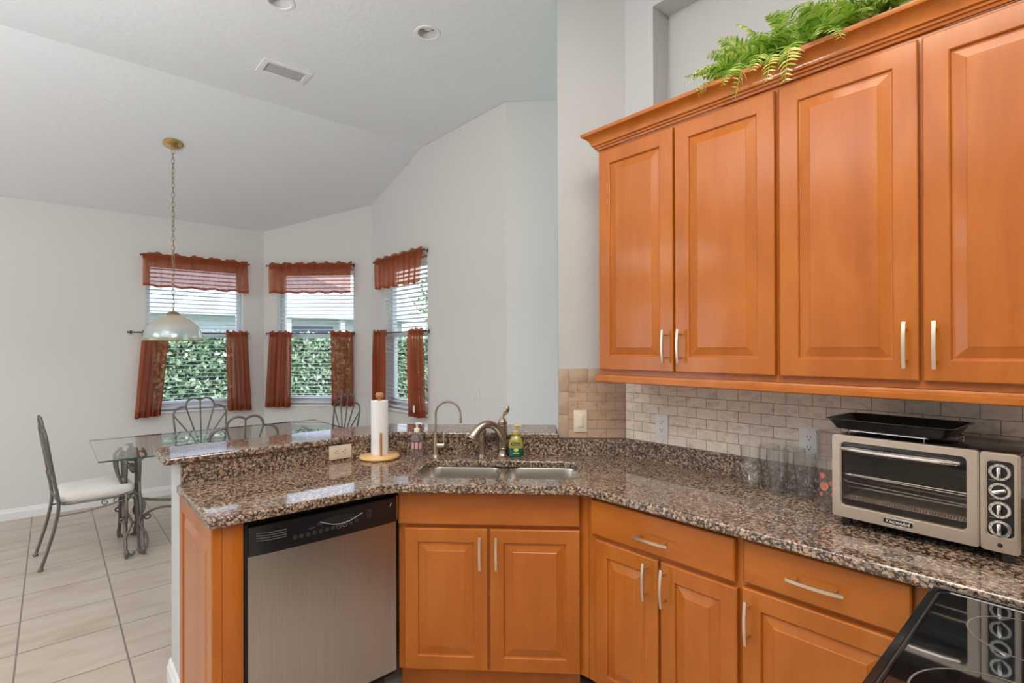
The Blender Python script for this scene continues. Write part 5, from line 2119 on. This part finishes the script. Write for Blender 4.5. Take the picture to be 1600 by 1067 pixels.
# ------------------------------------------------------------ chairs (local: seat faces +x, back at x = 0)
def make_chair(label):
    g = empty('dining_chair', label, 'dining chair', (0, 0, 0), 0, 'wrought iron dining chairs')
    seat_pts = round_poly([(0.02, -.20), (.44, -.225), (.44, .225), (.02, .20)], [.06, .10, .10, .06], 6)
    bm = bmesh.new()
    n_ = len(seat_pts)
    cxs, cys = .235, 0
    lv = [(.97, .428), (1.0, .440), (1.01, .462), (.97, .482), (.86, .497), (.6, .508), (.25, .512)]
    loops = [[bm.verts.new((cxs + (x_ - cxs) * k_, y_ * k_, z_)) for x_, y_ in seat_pts] for k_, z_ in lv]
    for a, b in zip(loops, loops[1:]):
        for i in range(n_):
            j = (i + 1) % n_
            bm.faces.new((a[i], a[j], b[j], b[i]))
    bm.faces.new(list(reversed(loops[0])))
    bm.faces.new(loops[-1])
    bmesh.ops.recalc_face_normals(bm, faces=bm.faces[:])
    ob('seat_cushion', bm, M['cushion'], g, ang=60)
    bm = bmesh.new()
    tube(bm, [(x_, y_, .420) for x_, y_ in seat_pts], .008, 8, closed=True)
    for sy in (-1, 1):
        # lower rail with scroll
        tube(bm, smooth_pts([(.0, sy * .195, .345), (.15, sy * .205, .350), (.32, sy * .217, .378), (.425, sy * .215, .400)], 5), .006, 7)
        for q, c in ((1, (.255, .392)), (-1, (.315, .398))):
            sc_ = scroll(c, .022, 1.15, pi * (.5 if q > 0 else .5), q)
            tube(bm, smooth_pts([(x_, sy * .212, z_) for x_, z_ in sc_], 3), .0042, 6)
    ob('seat_frame', bm, M['iron'], g)
    for sy in (-1, 1):
        bm = bmesh.new()
        tube(bm, smooth_pts([(-.085, sy * .185, .010), (-.05, sy * .187, .13), (-.015, sy * .190, .27), (.005, sy * .195, .40), (-.002, sy * .197, .50), (-.02, sy * .200, .60)], 5), .0105, 10)
        lathe(bm, [(.015, 0.0005), (.016, .010), (.012, .016)], 12, (-.085, sy * .185, 0))
        ob('leg', bm, M['iron'], g)
        bm = bmesh.new()
        tube(bm, smooth_pts([(.430, sy * .205, .42), (.445, sy * .212, .30), (.448, sy * .216, .15), (.452, sy * .220, .010)], 5), .0100, 10)
        lathe(bm, [(.015, 0.0005), (.016, .010), (.012, .016)], 12, (.452, sy * .220, 0))
        ob('leg', bm, M['iron'], g)
    # fan back
    def bx(z_):
        return -.002 - (max(0, z_ - .50)) * .145
    def arcp(a, b, bulge_y, bulge_z, n_=8):
        p0, p2 = Vector(a), Vector(b)
        p1 = (p0 + p2) / 2 + Vector((bulge_y, bulge_z))
        return [(p0 * (1 - t) ** 2 + p1 * 2 * t * (1 - t) + p2 * t * t) for t in [i / n_ for i in range(n_ + 1)]]
    def T2(pts):
        return [(bx(z_), y_, z_) for y_, z_ in pts]
    bm = bmesh.new()
    rr_ = .0085
    for sy in (-1, 1):
        tube(bm, T2([Vector((sy * .200, .585)), Vector((sy * .203, .68)), Vector((sy * .214, .79)), Vector((sy * .217, .842))]), rr_, 9)
        # side lobe
        tube(bm, T2(smooth_pts([(sy * .217, .840, 0), (sy * .214, .885, 0), (sy * .190, .920, 0), (sy * .150, .938, 0), (sy * .120, .930, 0)], 4) and
                    [Vector((p.x, p.y)) for p in smooth_pts([(sy * .217, .840, 0), (sy * .214, .885, 0), (sy * .190, .920, 0), (sy * .150, .936, 0), (sy * .117, .934, 0)], 4)]), rr_, 9)
        # top lobe
        tube(bm, T2([Vector((p.x, p.y)) for p in smooth_pts([(sy * .117, .934, 0), (sy * .112, .968, 0), (sy * .090, .998, 0), (sy * .055, 1.010, 0), (sy * .022, 1.004, 0), (0, .990, 0)], 4)]), rr_, 9)
    ob('back_frame', bm, M['iron'], g)
    for top_ in ((-.214, .862), (-.117, .934), (0, .990), (.117, .934), (.214, .862)):
        bm = bmesh.new()
        b0 = Vector((top_[0] * .17, .600))
        tube(bm, T2([b0.lerp(Vector(top_), t) for t in (0, .25, .5, .75, 1)]), .0062, 8)
        ob('back_rib', bm, M['iron'], g)
    bm = bmesh.new()
    tube(bm, T2([Vector((-.200, .590)), Vector((0, .600)), Vector((.200, .590))]), .0075, 8)
    tube(bm, T2([Vector((-.196, .455)), Vector((.196, .455))]), .0075, 8)
    ob('back_rail', bm, M['iron'], g)
    return g
ch0 = make_chair('wrought iron dining chair with a cream seat at the left end of the table')
ch0.location = (0.012, 4.88, 0)
ch0.rotation_euler = (0, 0, radians(5))
for lab, x_, y_, rz in (
        ('fan-backed iron chair behind the table, under the left window', 1.055, 5.60, -90),
        ('fan-backed iron chair on the near side of the table, half hidden by the bar', 1.005, 4.00, 90),
        ('fan-backed iron chair at the right end of the table, before the middle window', 2.165, 5.02, 190)):
    c = copy_tree(ch0)
    c['label'] = lab
    c.location = (x_, y_, 0)
    c.rotation_euler = (0, 0, radians(rz))
